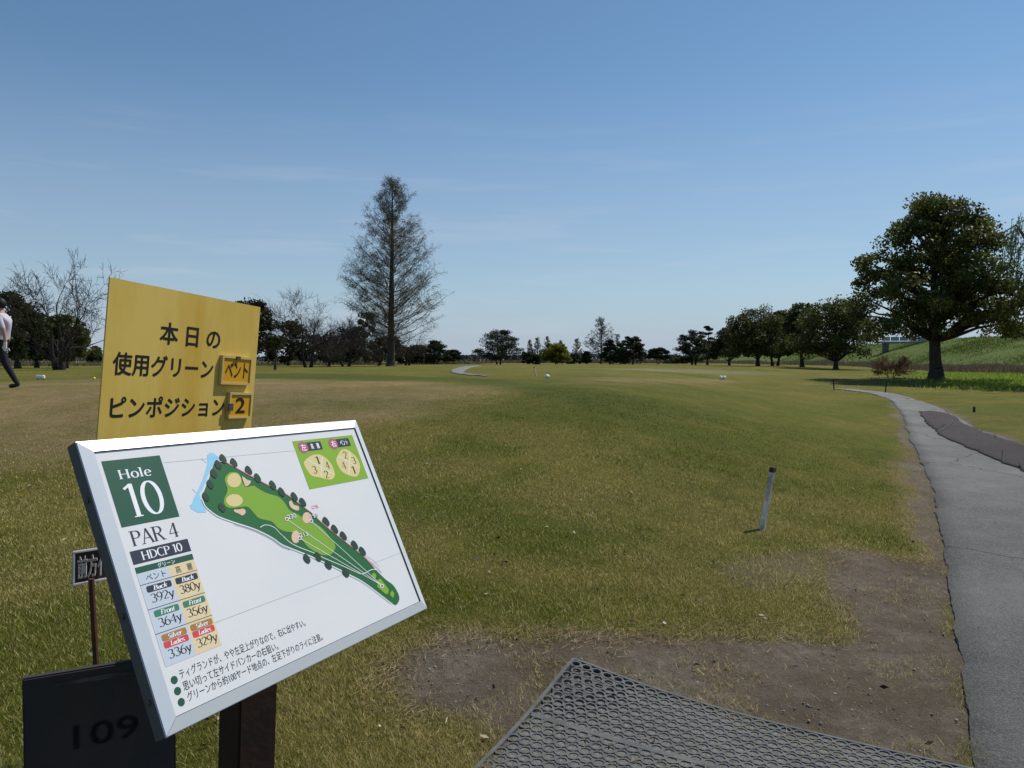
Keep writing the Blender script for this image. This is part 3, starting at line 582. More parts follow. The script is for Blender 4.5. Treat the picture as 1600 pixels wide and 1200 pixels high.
# ------------------------------------------------------------------ sign boards: planes recovered from their corners in the photograph
def plane_from(corners, width):
    P = [np.array(ray(*c)) for c in corners]; l = np.linalg.solve(np.array([P[1], -P[2], P[3]]).T, P[0])
    Q = [P[0], P[1] * l[0], P[2] * l[1], P[3] * l[2]]; s = width / np.linalg.norm(Q[1] - Q[0]); Q = [q * s + np.array([0, 0, EYE]) for q in Q]
    U = Vector(Q[1] - Q[0]).normalized(); V = Vector(Q[3] - Q[0]); V = (V - U * V.dot(U)).normalized(); N = V.cross(U).normalized()
    return Vector(Q[0]), U, V, N, (Q[3] - Q[0])
class Board:
    def __init__(s, corners, width):
        s.o, s.U, s.V, s.N, dv = plane_from(corners, width); s.w = width; s.h = Vector(dv).dot(s.V)
    def P(s, u, v, h=0): return s.o + s.U * u + s.V * v + s.N * h
    def uv(s, px, py, h=0):
        d = Vector([float(c) for c in ray(px, py)]); e = Vector((0, 0, EYE)); o = s.o + s.N * h
        p = e + d * ((o - e).dot(s.N) / d.dot(s.N)); return (p - o).dot(s.U), (p - o).dot(s.V)
def board_poly(B, name, uvs, h, material, parent, base):
    bm = bmesh.new(); vs_ = [bm.verts.new(B.P(u, v, h) - base) for u, v in uvs]; f = bm.faces.new(vs_); bmesh.ops.triangulate(bm, faces=[f])
    return obj(name, bm, material, parent)
def board_mesh(B, name, V2, F, h, material, parent, base, dh=None):
    me = bpy.data.meshes.new(name); me.from_pydata([B.P(u, v, h + (dh[i] if dh else 0)) - base for i, (u, v) in enumerate(V2)], [], F)
    return obj(name, me, material, parent)
def round_rect(u0, v0, u1, v1, r, n=5):
    out = []
    for cx, cy, a in ((u1 - r, v0 + r, -90), (u1 - r, v1 - r, 0), (u0 + r, v1 - r, 90), (u0 + r, v0 + r, 180)):
        out += [(cx + r * math.cos(math.radians(a + 90 * k / n)), cy + r * math.sin(math.radians(a + 90 * k / n))) for k in range(n + 1)]
    return out
def smooth_loop(pts, k=5):
    P = np.array(pts, float); n = len(P); out = []
    for i in range(n):
        p0, p1, p2, p3 = P[i - 1], P[i], P[(i + 1) % n], P[(i + 2) % n]
        for t in np.arange(k) / k: out.append(tuple(.5 * (2 * p1 + (p2 - p0) * t + (2 * p0 - 5 * p1 + 4 * p2 - p3) * t * t + (3 * p1 - p0 - 3 * p2 + p3) * t ** 3)))
    return out
def smooth_line(pts, k=6):
    P = np.array(pts, float); s = np.linspace(0, len(P) - 1, (len(P) - 1) * k + 1); i = np.arange(len(P))
    return list(map(tuple, np.stack([sm_spline(i, P[:, c], s) for c in range(2)], -1)))
def ribbon(pts, w):
    P = np.array(pts, float); d = np.gradient(P, axis=0); d /= np.linalg.norm(d, axis=1)[:, None] + 1e-12; n = np.stack([-d[:, 1], d[:, 0]], -1)
    w = (np.asarray(w) if np.ndim(w) else np.full(len(P), w))[:, None] / 2
    V = [tuple(p) for p in np.vstack([P + n * w, P - n * w])]; k = len(P); F = [(i, i + 1, k + i + 1, k + i) for i in range(k - 1)]
    return V, F
# --- upright roman lettering drawn with a broad pen
def arc(cx, cy, rx, ry, a0, a1, n=16): return [(cx + rx * math.cos(math.radians(a0 + (a1 - a0) * i / n)), cy + ry * math.sin(math.radians(a0 + (a1 - a0) * i / n))) for i in range(n + 1)]
GL = {
 'H': (.84, [[(.12, 0), (.12, 1)], [(.7, 0), (.7, 1)], [(.12, .5), (.7, .5)]], [(.12, 0), (.12, 1), (.7, 0), (.7, 1)]),
 'o': (.58, [arc(.29, .33, .24, .35, 0, 360, 24)], []), 'l': (.28, [[(.13, 0), (.13, 1.05)]], [(.13, 0), (.09, 1.04)]),
 'e': (.54, [[(.06, .38), (.48, .38)], arc(.28, .33, .23, .35, 10, 318, 22)], []),
 'P': (.66, [[(.13, 0), (.13, 1)], [(.13, .97), (.34, .97)] + arc(.34, .73, .25, .24, 88, -90) + [(.13, .49)]], [(.13, 0), (.1, 1)]),
 'R': (.76, [[(.13, 0), (.13, 1)], [(.13, .97), (.34, .97)] + arc(.34, .74, .24, .23, 88, -90) + [(.13, .51)], [(.34, .51), (.66, .0)]], [(.13, 0), (.1, 1), (.69, 0)]),
 'A': (.76, [[(.06, 0), (.38, 1)], [(.38, 1), (.68, 0)], [(.17, .36), (.57, .36)]], [(.06, 0), (.69, 0)]),
 'D': (.82, [[(.13, 0), (.13, 1)], [(.1, .97), (.3, .97)] + arc(.3, .5, .42, .47, 88, -88) + [(.1, .03)]], [(.13, 0), (.11, 1)]),
 'C': (.76, [arc(.43, .5, .36, .5, 48, 312, 24)], []), '1': (.46, [[(.27, 0), (.27, 1.0)], [(.07, .86), (.27, .98)]], [(.27, 0)]),
 '0': (.62, [arc(.31, .5, .25, .5, 0, 360, 32)], []), '4': (.66, [[(.46, 0), (.46, 1)], [(.46, 1), (.04, .3)], [(.04, .3), (.64, .3)]], [(.46, 0)]),
 '2': (.58, [arc(.28, .74, .21, .25, 165, -25) + [(.07, .05)], [(.05, .05), (.54, .05)]], []), '3': (.58, [arc(.27, .76, .2, .23, 150, -90), arc(.27, .27, .24, .27, 90, -150)], []),
 '5': (.56, [[(.14, .96), (.5, .96)], [(.15, .97), (.12, .55)], arc(.25, .29, .25, .3, 125, -150)], []), '6': (.58, [arc(.3, .29, .23, .3, 0, 360, 24), arc(.5, .29, .43, .7, 100, 180)], []),
 '8': (.56, [arc(.28, .75, .18, .24, 0, 360, 20), arc(.28, .27, .22, .28, 0, 360, 20)], []), '9': (.58, [arc(.28, .71, .23, .29, 0, 360, 24), arc(.08, .71, .43, .7, -80, 0)], []),
 'y': (.54, [[(.06, .66), (.28, 0)], [(.48, .66), (.28, 0), (.15, -.27), (.05, -.27)]], [(.06, .66), (.48, .66)]),
 'B': (.66, [[(.13, 0), (.13, 1)], [(.13, .97), (.32, .97)] + arc(.32, .76, .2, .21, 88, -88) + [(.13, .54)], [(.13, .54), (.34, .54)] + arc(.34, .28, .24, .26, 88, -88) + [(.13, .02)]], [(.1, 0), (.1, 1)]),
 'a': (.5, [arc(.2, .28, .16, .28, 0, 360, 18), [(.38, .62), (.38, 0)]], [(.41, 0)]), 'c': (.46, [arc(.26, .33, .22, .34, 50, 310)], []), 'k': (.52, [[(.1, 0), (.1, 1.05)], [(.1, .3), (.44, .65)], [(.2, .38), (.46, 0)]], []),
 'F': (.6, [[(.13, 0), (.13, 1)], [(.13, .97), (.56, .97)], [(.13, .52), (.45, .52)], [(.56, .97), (.56, .82)]], [(.13, 0), (.1, 1)]), 'r': (.4, [[(.1, 0), (.1, .66)], arc(.28, .42, .16, .24, 170, 50)], [(.1, 0)]),
 'n': (.56, [[(.1, 0), (.1, .66)], arc(.27, .42, .17, .24, 175, 0) + [(.44, 0)]], [(.1, 0), (.44, 0)]), 't': (.34, [[(.15, .85), (.15, .1)] + arc(.25, .1, .1, .1, 180, 300), [(.02, .64), (.3, .64)]], []),
 'S': (.56, [arc(.28, .74, .2, .24, 40, 270) + arc(.28, .26, .22, .25, 90, -140)], []), 'i': (.26, [[(.13, 0), (.13, .66)], [(.13, .84), (.13, .96)]], [(.13, 0)]),
 'v': (.5, [[(.04, .66), (.25, 0)], [(.46, .66), (.25, 0)]], []), 'L': (.6, [[(.13, 0), (.13, 1)], [(.13, .03), (.54, .03)], [(.54, .03), (.54, .2)]], [(.1, 1), (.1, 0)]),
 'd': (.54, [arc(.24, .32, .2, .33, 0, 360, 20), [(.44, 0), (.44, 1.05)]], [(.47, 0)]), 's': (.42, [arc(.21, .49, .14, .17, 40, 270) + arc(.21, .16, .16, .17, 90, -140)], []), ' ': (.3, [], [])}
def roman(text, thick=.12, thin=.045, shear=0, track=0):
    V, F, H = [], [], []; x = 0; lay = 0
    for ch in text:
        w, st, sf = GL[ch]
        lines = [(s, None) for s in st] + [([(sx_ - .085 - thick * .3, sy_ + (.015 if sy_ < .6 else -.015)), (sx_ + .085 + thick * .3, sy_ + (.015 if sy_ < .6 else -.015))], thin * .8) for sx_, sy_ in sf]
        for pts, fw in lines:
            P = np.array(pts, float)
            if len(P) == 2: P = np.array([P[0], (P[0] + P[1]) / 2, P[1]])
            d = np.gradient(P, axis=0); an = np.abs(d[:, 1]) / (np.hypot(*d.T) + 1e-9)
            wd = np.full(len(P), fw) if fw else thin + (thick - thin) * an ** 1.6
            if not fw and len(pts) == 2 and ch in 'Avy4' and d[0][0] * d[0][1] > 0: wd = wd * .45
            v, f = ribbon(P, wd); b = len(V)
            V += [(x + p[0] + shear * p[1], p[1]) for p in v]; H += [lay * 4e-6] * len(v); F += [tuple(b + i for i in q) for q in f]; lay += 1
        x += w + track
    return V, F, H
_fc = {}
def sans(text, weight=0.0):
    if text not in _fc:
        c = bpy.data.curves.new('lettering', 'FONT'); c.body = text; c.resolution_u = 3; o = bpy.data.objects.new('lettering', c); COL.objects.link(o)
        bpy.context.view_layer.update(); m = bpy.data.meshes.new_from_object(o.evaluated_get(bpy.context.evaluated_depsgraph_get()))
        _fc[text] = ([(v.co.x, v.co.y) for v in m.vertices], [tuple(p.vertices) for p in m.polygons]); bpy.data.objects.remove(o); bpy.data.curves.remove(c); bpy.data.meshes.remove(m)
    V0, F0 = _fc[text]
    if not weight: return V0, F0, [0] * len(V0)
    V, F, H = [], [], []; n = len(V0)                     # heavier strokes: the same outline laid over itself, a hair apart
    for k in range(7):
        dx, dy = (weight * math.cos(k * math.pi / 3), weight * math.sin(k * math.pi / 3)) if k < 6 else (0, 0)
        V += [(x + dx, y + dy) for x, y in V0]; F += [tuple(i + k * n for i in f) for f in F0]; H += [k * 8e-6] * n
    return V, F, H
def fit(B, geo, u0, u1, vtop, vbot, h, material, parent, base, name='lettering'):
    V, F, H = geo; P = np.array(V); lo, hi = P.min(0), P.max(0); s = (hi - lo)
    uv = [(u0 + (p[0] - lo[0]) / s[0] * (u1 - u0), vbot - (p[1] - lo[1]) / s[1] * (vbot - vtop)) for p in P]
    return board_mesh(B, name, uv, F, h, material, parent, base, H)
def fit_px(B, geo, bl, br, tl, h, material, parent, base, name='lettering'):
    a, b, c = B.uv(*bl, h), B.uv(*br, h), B.uv(*tl, h); return fit(B, geo, a[0], b[0], c[1], (a[1] + b[1]) / 2, h, material, parent, base, name)

# ------------------------------------------------------------------ hole map board on its steel post
INK = {k: mat('print_' + k, c, .55) for k, c in dict(green=(.014, .085, .052), navy=(.028, .034, .06), black=(.02, .02, .025), white=(.80, .82, .84), grass=(.018, .13, .04), fair=(.20, .37, .035), sand=(.66, .56, .26), bunker=(.70, .50, .35), tree=(.022, .055, .034), blue=(.28, .58, .78), pink=(.72, .28, .36), grey=(.42, .42, .46), lime=(.22, .40, .03), cream=(.70, .58, .36), pale=(.52, .58, .66), brown=(.36, .19, .06), red=(.62, .06, .075), maroon=(.42, .10, .18), teal=(.05, .20, .13), hair=(.35, .34, .34)).items()}
RUST = mat('rusty_steel', (.028, .016, .012), .8, (9, .7, (.055, .02, .012)), bump=(40, .4, .004))
ALU = mat('aluminium_rail', (.70, .73, .76), .42, (7, .35, (.58, .62, .67)), metal=.25, spec=.5)
PANEL = mat('white_panel', (.70, .705, .705), .42, (3, .6, (.64, .655, .67)), spec=.45, bump=(3, .15, .01))
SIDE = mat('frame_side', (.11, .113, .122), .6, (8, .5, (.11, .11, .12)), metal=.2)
SCREW = mat('screw_steel', (.12, .11, .10), .5, metal=.6)
def hole_sign():
    B = Board([(118, 690), (556, 656), (669, 950), (262, 1152)], .9)
    base = Vector((-.845, 2.33, float(terrain(-.845, 2.33))))
    t = thing('hole_sign', 'white framed course map board for hole 10, tilted, in the foreground', 'sign', base)
    fw, hi, dp = .027, .007, -.030; w, h = B.w, B.h
    def rail(c0, c1, c2, c3, name='frame_rail', flip=False):
        # c0,c1 outer corners; c2,c3 inner corners (u, v)
        bm = bmesh.new(); P = lambda c, hh: bm.verts.new(B.P(*c, hh) - base)
        o0, o1, i0, i1 = P(c0, 0), P(c1, 0), P(c2, hi), P(c3, hi); b0, b1 = P(c0, dp), P(c1, dp); k0, k1 = P(c2, -.01), P(c3, -.01); m0, m1 = P(c2, dp), P(c3, dp)
        for f in ((o0, o1, i1, i0), (b0, b1, o1, o0), (i0, i1, k1, k0), (k0, k1, m1, m0), (m0, m1, b1, b0), (o0, i0, k0, m0, b0), (o1, b1, m1, k1, i1)): bm.faces.new(f)
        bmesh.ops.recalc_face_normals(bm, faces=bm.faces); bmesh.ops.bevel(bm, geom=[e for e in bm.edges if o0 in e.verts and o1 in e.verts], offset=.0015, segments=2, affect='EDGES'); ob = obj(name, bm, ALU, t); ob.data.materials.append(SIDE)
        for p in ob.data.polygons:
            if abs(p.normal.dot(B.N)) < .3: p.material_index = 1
        return ob
    g = .0004
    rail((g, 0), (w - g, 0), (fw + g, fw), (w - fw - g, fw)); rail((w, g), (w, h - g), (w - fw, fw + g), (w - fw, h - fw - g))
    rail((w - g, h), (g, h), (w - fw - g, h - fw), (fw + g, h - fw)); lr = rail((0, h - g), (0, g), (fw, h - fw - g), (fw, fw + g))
    for v in (.12, .36, .53):
        bm = bmesh.new(); c = B.P(0, v, -.017) - base; bm_tube(bm, [c + B.U * .001, c - B.U * .003, c - B.U * .0035], [.006, .006, .004], 12); obj('screw', bm, SCREW, lr)
    e = .001; bm = bmesh.new(); c = [(fw + e, fw + e), (w - fw - e, fw + e), (w - fw - e, h - fw - e), (fw + e, h - fw - e)]
    f0 = [bm.verts.new(B.P(*q, .003) - base) for q in c]; f1 = [bm.verts.new(B.P(*q, -.004) - base) for q in c]; bm.faces.new(f0); bm.faces.new(f1[::-1])
    for i in range(4): bm.faces.new((f0[i], f1[i], f1[(i + 1) % 4], f0[(i + 1) % 4]))
    bmesh.ops.recalc_face_normals(bm, faces=bm.faces); pn = obj('panel', bm, PANEL, t)
    # steel post and the arms that carry the board
    bm = bmesh.new(); M = Matrix.Rotation(math.radians(48), 4, 'Z')
    r = bm_box(bm, (0, 0, .5), (.125, .125, 1), M)
    for v in bm.verts: k = v.co.z; v.co = Vector((v.co.x + .06 * k, v.co.y, -.3 + k * 1.5))
    bm_bevel(bm, .006); obj('post', bm, RUST, t)
    for v in (.18, .44):
        bm = bmesh.new(); tgt = B.P(.42, v, dp - .005) - base; st = Vector((.02, -.04, tgt.z)); bm_tube(bm, [st, tgt], .018, 8); bm_tube(bm, [B.P(.15, v, dp - .012) - base, B.P(.75, v, dp - .012) - base], .012, 8); obj('bracket', bm, RUST, t)
    # ---- print
    H0 = .0034; HS = [H0 + .0003 * i for i in range(8)]
    UV = lambda pts, s=1, ox=0, oy=0: [B.uv(ox + x / s, oy + y / s, H0) for x, y in pts]
    def poly(name, pts, col, lay=0, sm_=0): return board_poly(B, name, smooth_loop(pts, sm_) if sm_ else pts, HS[lay], INK[col], pn, base)
    def line(name, pts, wd, col, lay=1, sm_=True):
        P = smooth_line(pts) if sm_ and len(pts) > 2 else pts; V, F = ribbon(P, wd); return board_mesh(B, name, V, F, HS[lay], INK[col], pn, base)
    def rect_of(pts): u = [p[0] for p in pts]; v = [p[1] for p in pts]; return (u[0] + u[3]) / 2, (v[0] + v[1]) / 2, (u[1] + u[2]) / 2, (v[2] + v[3]) / 2
    R4 = lambda u0, v0, u1, v1: [(u0, v0), (u1, v0), (u1, v1), (u0, v1)]
    a2, a3, a5, a6, a7, a8 = (5, 100, 640), (6.667, 180, 820), (5, 240, 880), (8, 280, 690), (8, 430, 670), (6.667, 440, 800)
    r = rect_of(UV([(287, 405), (745, 357), (905, 833), (455, 922)], *a2)); u0, v0, u1, v1 = r; poly('hole_box', R4(*r), 'green'); cw = u1 - u0; chh = v1 - v0
    fit(B, roman('Hole', .15, .06, 0, .09), u0 + cw * .2, u0 + cw * .76, v0 + chh * .155, v0 + chh * .305, HS[1], INK['white'], pn, base)
    fit(B, roman('10', .125, .04, 0, .02), u0 + cw * .2, u0 + cw * .82, v0 + chh * .375, v0 + chh * .90, HS[1], INK['white'], pn, base)
    r2 = rect_of(UV([(150, 283), (752, 142), (793, 270), (193, 420)], *a3)); poly('handicap_bar', R4(*r2), 'navy')
    uw = r2[2] - r2[0]; par = UV([(200, 215), (665, 120), (190, 65)], *a3)
    fit(B, roman('PAR 4', .13, .045), par[0][0] - .004, par[1][0] + .002, v1 + (r2[1] - v1) * .2, v1 + (r2[1] - v1) * .84, HS[0], INK['navy'], pn, base)
    fit(B, roman('HDCP 10', .15, .055), r2[0] + uw * .16, r2[0] + uw * .86, r2[1] + (r2[3] - r2[1]) * .17, r2[1] + (r2[3] - r2[1]) * .83, HS[1], INK['white'], pn, base)
    r3 = rect_of(UV([(203, 450), (800, 300), (820, 357), (225, 515)], *a3)); poly('green_bar', R4(*r3), 'green'); q = r3[3] - r3[1]
    fit(B, sans('グリーン', .012), r3[0] + uw * .36, r3[0] + uw * .66, r3[1] + q * .14, r3[1] + q * .86, HS[1], INK['white'], pn, base)
    tb = UV([(213.8, 897.3), (303.3, 874.3), (348.4, 1007.4), (260, 1041.6)]); tb = rect_of(tb); tu0, tv0, tu1, tv1 = r3[0], r3[3], r3[2], tb[3]; us = tu0 + (tu1 - tu0) * .53
    poly('bent_column', R4(tu0, tv0, us, tv1), 'pale'); poly('korai_column', R4(us, tv0, tu1, tv1), 'cream')
    th = tv1 - tv0; l1 = UV([(265, 630), (860, 470)], *a3); l2 = UV([(345, 885), (940, 705)], *a3); l3 = UV([(428, 1138), (1020, 938)], *a3); rows = [sum(p[1] for p in l) / 2 for l in (l1, l2, l3)] + [tv1]
    for v in rows[:3]: line('table_line', [(tu0, v), (tu1, v)], .0011, 'black', 1)
    hv = rows[0] - tv0; fit(B, sans('ベント'), tu0 + uw * .12, tu0 + uw * .45, tv0 + hv * .25, tv0 + hv * .8, HS[1], INK['black'], pn, base)
    fit(B, sans('高　麗'), us + uw * .1, us + uw * .40, tv0 + hv * .2, tv0 + hv * .85, HS[1], INK['black'], pn, base)
    vals = [(('Back', 'navy'),), (('Front', 'teal'),), (('Silver', 'brown'), ('Ladies', 'red'))]; num = [('392y', '380y'), ('364y', '356y'), ('336y', '329y')]
    for ri in range(3):
        a, b = rows[ri], rows[ri + 1]; rh = rows[1] - rows[0]
        for ci in range(2):
            c0 = tu0 + uw * .075 if ci == 0 else us + uw * .04; c1 = us - uw * .035 if ci == 0 else tu1 - uw * .03; vv = a + rh * .10
            for lab, col in vals[ri]:
                ph = rh * .26; poly('tee_tag', round_rect(c0, vv, c1, vv + ph, ph * .28), col, 1)
                fit(B, roman(lab, .17, .09, .18), c0 + (c1 - c0) * .24, c1 - (c1 - c0) * .18, vv + ph * .12, vv + ph * .86, HS[2], INK['white'], pn, base); vv += ph * 1.08
            fit(B, roman(num[ri][ci], .115, .05), c0 + (c1 - c0) * .06, c1 + (c1 - c0) * .02, vv + rh * .05, vv + rh * .50, HS[1], INK['black'], pn, base)
    # advice lines
    for i, (txt, bl, br, tl) in enumerate((('ティグランドが、やや左足上がりなので、右に出やすい。', (195, 918), (1195, 500), (185, 850)), ('思い切って左サイドバンカーの右狙い。', (222, 1005), (985, 690), (200, 935)), ('グリーンから約100ヤード地点の、左足下がりのライに注意。', (255, 1092), (1330, 612), (235, 1025)))):
        A, Bq, C = UV([bl, br, tl], *a5); fit(B, sans(txt), A[0] + .006, Bq[0], (A[1] + Bq[1]) / 2 - .0205, (A[1] + Bq[1]) / 2 - .002, HS[0], INK['black'], pn, base)
        c = UV([((162, 912), (188, 998), (217, 1085))[i]], *a5)[0]; poly('bullet', [(c[0] + .0078 * math.cos(k * .3927), c[1] + .0078 * math.sin(k * .3927)) for k in range(16)], 'green')
    # the course map
    course = [(341, 722), (350, 721), (357.5, 725), (371, 732.5), (394, 745), (417.5, 757.5), (432.5, 765), (445, 771), (465, 785), (479, 796), (486.5, 801.5), (504, 818), (524, 834.5), (545, 851), (569, 870.5), (584, 887), (602, 905), (614, 914), (621.5, 926), (624, 936.5), (619, 945), (612.5, 942), (590, 924.5), (567.5, 908), (545, 896), (515, 881), (485, 867.5), (455, 855.5), (440, 849), (426, 839), (400, 826), (367, 815), (342.5, 806), (330, 797.5), (321, 789), (316, 777.5), (320, 765), (326, 750), (330, 737.5), (336, 721)]
    poly('water_print', UV([(350, 170), (390, 135), (430, 145), (510, 205), (470, 235), (440, 260), (420, 310), (385, 350), (340, 480), (290, 600), (250, 650), (290, 780), (330, 840), (335, 885), (230, 885), (150, 840), (135, 795), (165, 770), (185, 700), (240, 600), (290, 480), (340, 330), (355, 260)], *a6), 'blue', 0)
    for p in ([(275, 210), (340, 265)], [(165, 590), (215, 640)]): line('stick_print', UV(p, *a6), .0022, 'pale', 0)
    poly('rough_print', UV(course), 'grass', 1, 3)
    poly('fairway_print', UV([(354, 742.5), (361, 738), (372.5, 740), (379, 755), (385, 761), (396, 759), (404, 764), (417.5, 771), (434, 776), (444, 785), (452.5, 797.5), (467.5, 805), (478, 814), (489.5, 816.5), (503, 825.5), (513.5, 837.5), (522.5, 849.5), (523, 858.5), (515, 867), (500, 866), (482, 855.5), (473, 845), (462, 833), (449, 831), (440, 828.5), (433, 824), (424, 815), (405, 810), (395, 800), (387.5, 792.5), (377.5, 792), (360, 794), (351, 789), (350, 780), (354, 771), (355, 762.5), (351, 750)]), 'fair', 2, 4)
    def blob(name, cx, cy, rx, ry, col, lay=3): c, cx_, cy_ = B.uv(cx, cy, H0), B.uv(cx + rx, cy, H0), B.uv(cx, cy + ry, H0); ex = (cx_[0] - c[0], cx_[1] - c[1]); ey = (cy_[0] - c[0], cy_[1] - c[1]); return poly(name, [(c[0] + ex[0] * math.cos(k * .35) + ey[0] * math.sin(k * .35), c[1] + ex[1] * math.cos(k * .35) + ey[1] * math.sin(k * .35)) for k in range(18)], col, lay)
    blob('green_print', 365.6, 750.6, 11, 11.3, 'sand'); blob('green_print', 366, 782, 13, 9.8, 'sand'); blob('bunker_print', 479, 809, 6.8, 8.7, 'bunker'); blob('bunker_print', 461.7, 839, 6.5, 10, 'bunker')
    for p in ([(785, 435), (850, 480), (890, 490), (880, 530), (830, 560), (800, 500)], [(685, 850), (740, 850), (800, 840), (830, 880), (790, 925), (740, 900), (690, 880)], [(1370, 760), (1400, 740), (1430, 790), (1490, 810), (1490, 860), (1440, 855), (1390, 820)]): poly('bunker_print', UV(p, *a6), 'bunker', 3, 4)
    for p in ([(935, 655), (960, 630), (985, 660), (975, 700), (940, 675)], [(1000, 705), (1030, 695), (1115, 810), (1105, 855), (1080, 855), (995, 780)], [(1130, 840), (1150, 818), (1172, 850), (1160, 900), (1128, 865)]): poly('tee_print', UV(p, *a8), 'fair' if len(p) == 9 else 'lime', 3)
    line('path_print', UV([(1010, 1075), (1060, 1045), (1130, 1050), (1200, 1085), (1260, 1150), (1320, 1200)], *a6), .0016, 'white', 3)
    line('path_print', UV([(0, 240), (120, 340), (340, 430), (450, 485), (640, 565), (760, 620), (830, 645), (880, 630), (940, 600), (1000, 605)], *a8), .0018, 'white', 3)
    for p in ((50, 75), (185, 275), (305, 95)): line('shot_line', UV([(1040, 765), p], *a8), .0015, 'white', 4)
    for p in ((50, 75), (185, 272), (305, 95), (1042, 772)): x, y = a8[1] + p[0] / a8[0], a8[2] + p[1] / a8[0]; blob('dot_print', x, y, 3, 3.2, 'white', 5); blob('dot_print', x, y, 1.9, 2.1, 'maroon', 6)
    line('bound_line', UV(course[:1] + course[1:16]), .0026, 'pink', 4); line('bound_line', UV([(1040, 630), (950, 540), (860, 462)], *a8), .0022, 'pink', 4)
    line('ditch_line', UV([(1020, 575), (960, 510), (890, 460), (790, 380), (680, 290)], *a8), .0014, 'blue', 0); line('edge_line', UV([(x - 1.0, y + 1.6) for x, y in course[-5:-20:-1]]), .0026, 'white', 3); line('kerb_line', UV([(x - 2, y + 3.8) for x, y in course[-9:-14:-1]]), .0026, 'grey', 0)
    TP = [(545, 215, 6), (680, 265, 6), (865, 360, 6), (975, 455, 6), (485, 290, 6), (430, 400, 6), (385, 535, 6), (330, 690, 6), (530, 825, 6), (1165, 545, 6), (1275, 630, 6), (1435, 690, 6), (1540, 760, 6)]
    TP8 = [(460, 100), (550, 180), (640, 250), (757, 345), (838, 410), (260, 485), (375, 465), (483, 548), (665, 630)]
    for x, y in [(a6[1] + p[0] / 8, a6[2] + p[1] / 8) for p in TP] + [(a8[1] + p[0] / a8[0], a8[2] + p[1] / a8[0]) for p in TP8]:
        poly('tree_print', UV([(x - 4.5, y - 6.5), (x - 1.5, y - 7), (x + 2, y - 4), (x + 5, y + 1), (x + 5.5, y + 5), (x + 3.5, y + 7.5), (x, y + 6.5), (x - 4, y + 2.5), (x - 5.5, y - 2)]), 'tree', 5, 2)
    for txt, bl, br, tl, s in (('230', (1368, 975), (1470, 945), (1355, 915), a6), ('213', (197, 268), (280, 245), (190, 222), a8), ('195', (312, 70), (390, 50), (302, 25), a8)): P = UV([bl, br, tl], *s); P = [(s[1] + q[0] / s[0], s[2] + q[1] / s[0]) for q in (bl, br, tl)]; fit_px(B, sans(txt, .05), *P, HS[5], INK['green'], pn, base); fit_px(B, sans(txt, .012), *P, HS[6], INK['white'], pn, base)
    fit_px(B, sans('OB'), *[(a7[1] + q[0] / 8, a7[2] + q[1] / 8) for q in ((465, 1008), (545, 985), (455, 962))], HS[1], INK['pink'], pn, base)
    # green key
    r = rect_of(UV([(205, 155), (960, 80), (1165, 615), (435, 760)], *a7)); poly('green_key', R4(*r), 'lime')
    poly('green_print', UV([(355, 430), (390, 380), (450, 335), (520, 318), (585, 335), (660, 390), (715, 470), (745, 570), (710, 630), (640, 632), (560, 610), (460, 590), (400, 520)], *a7), 'sand', 1, 3)
    poly('green_print', UV([(760, 400), (785, 330), (820, 270), (880, 255), (930, 280), (1010, 350), (1055, 440), (1055, 530), (1020, 595), (970, 597), (890, 570), (820, 520)], *a7), 'sand', 1, 3)
    for p in ([(385, 378), (742, 578)], [(585, 340), (572, 612)], [(780, 340), (1055, 493)], [(932, 285), (920, 575)]): line('key_line', UV(p, *a7), .0022, 'white', 2)
    for ch, x, y in (('1', 528, 393), ('4', 650, 455), ('3', 493, 512), ('2', 640, 570), ('2', 875, 328), ('3', 982, 397), ('4', 855, 458), ('1', 978, 515)):
        c = UV([(x, y)], *a7)[0]; fit(B, roman(ch, .12, .04), c[0] - .0075, c[0] + .0075, c[1] - .011, c[1] + .011, HS[2], INK['black'], pn, base)
    for x0, x1, y, kan, txt in ((350, 580, 215, '左', '高　麗'), (725, 930, 172, '右', 'ベント')):
        a, b = UV([(x0, y + 15), (x1, y - 8)], *a7); hh = .0125; vv = (a[1] + b[1]) / 2; poly('key_tag', round_rect(a[0], vv - hh, b[0], vv + hh, .004), 'navy', 1)
        poly('key_dot', [(a[0] + .019 * math.cos(k * .35), vv + .017 * math.sin(k * .35)) for k in range(18)], 'maroon', 2); fit(B, sans(kan, .02), a[0] - .010, a[0] + .011, vv - .010, vv + .010, HS[3], INK['white'], pn, base); fit(B, sans(txt, .02), a[0] + .03, b[0] - .01, vv - .0085, vv + .0085, HS[2], INK['white'], pn, base)
    line('panel_seam', UV([(336, 973), (626, 864)]), .0006, 'hair', 0, False); line('panel_seam', UV([(256, 723), (460, 704)]), .0005, 'hair', 0, False)
hole_sign()

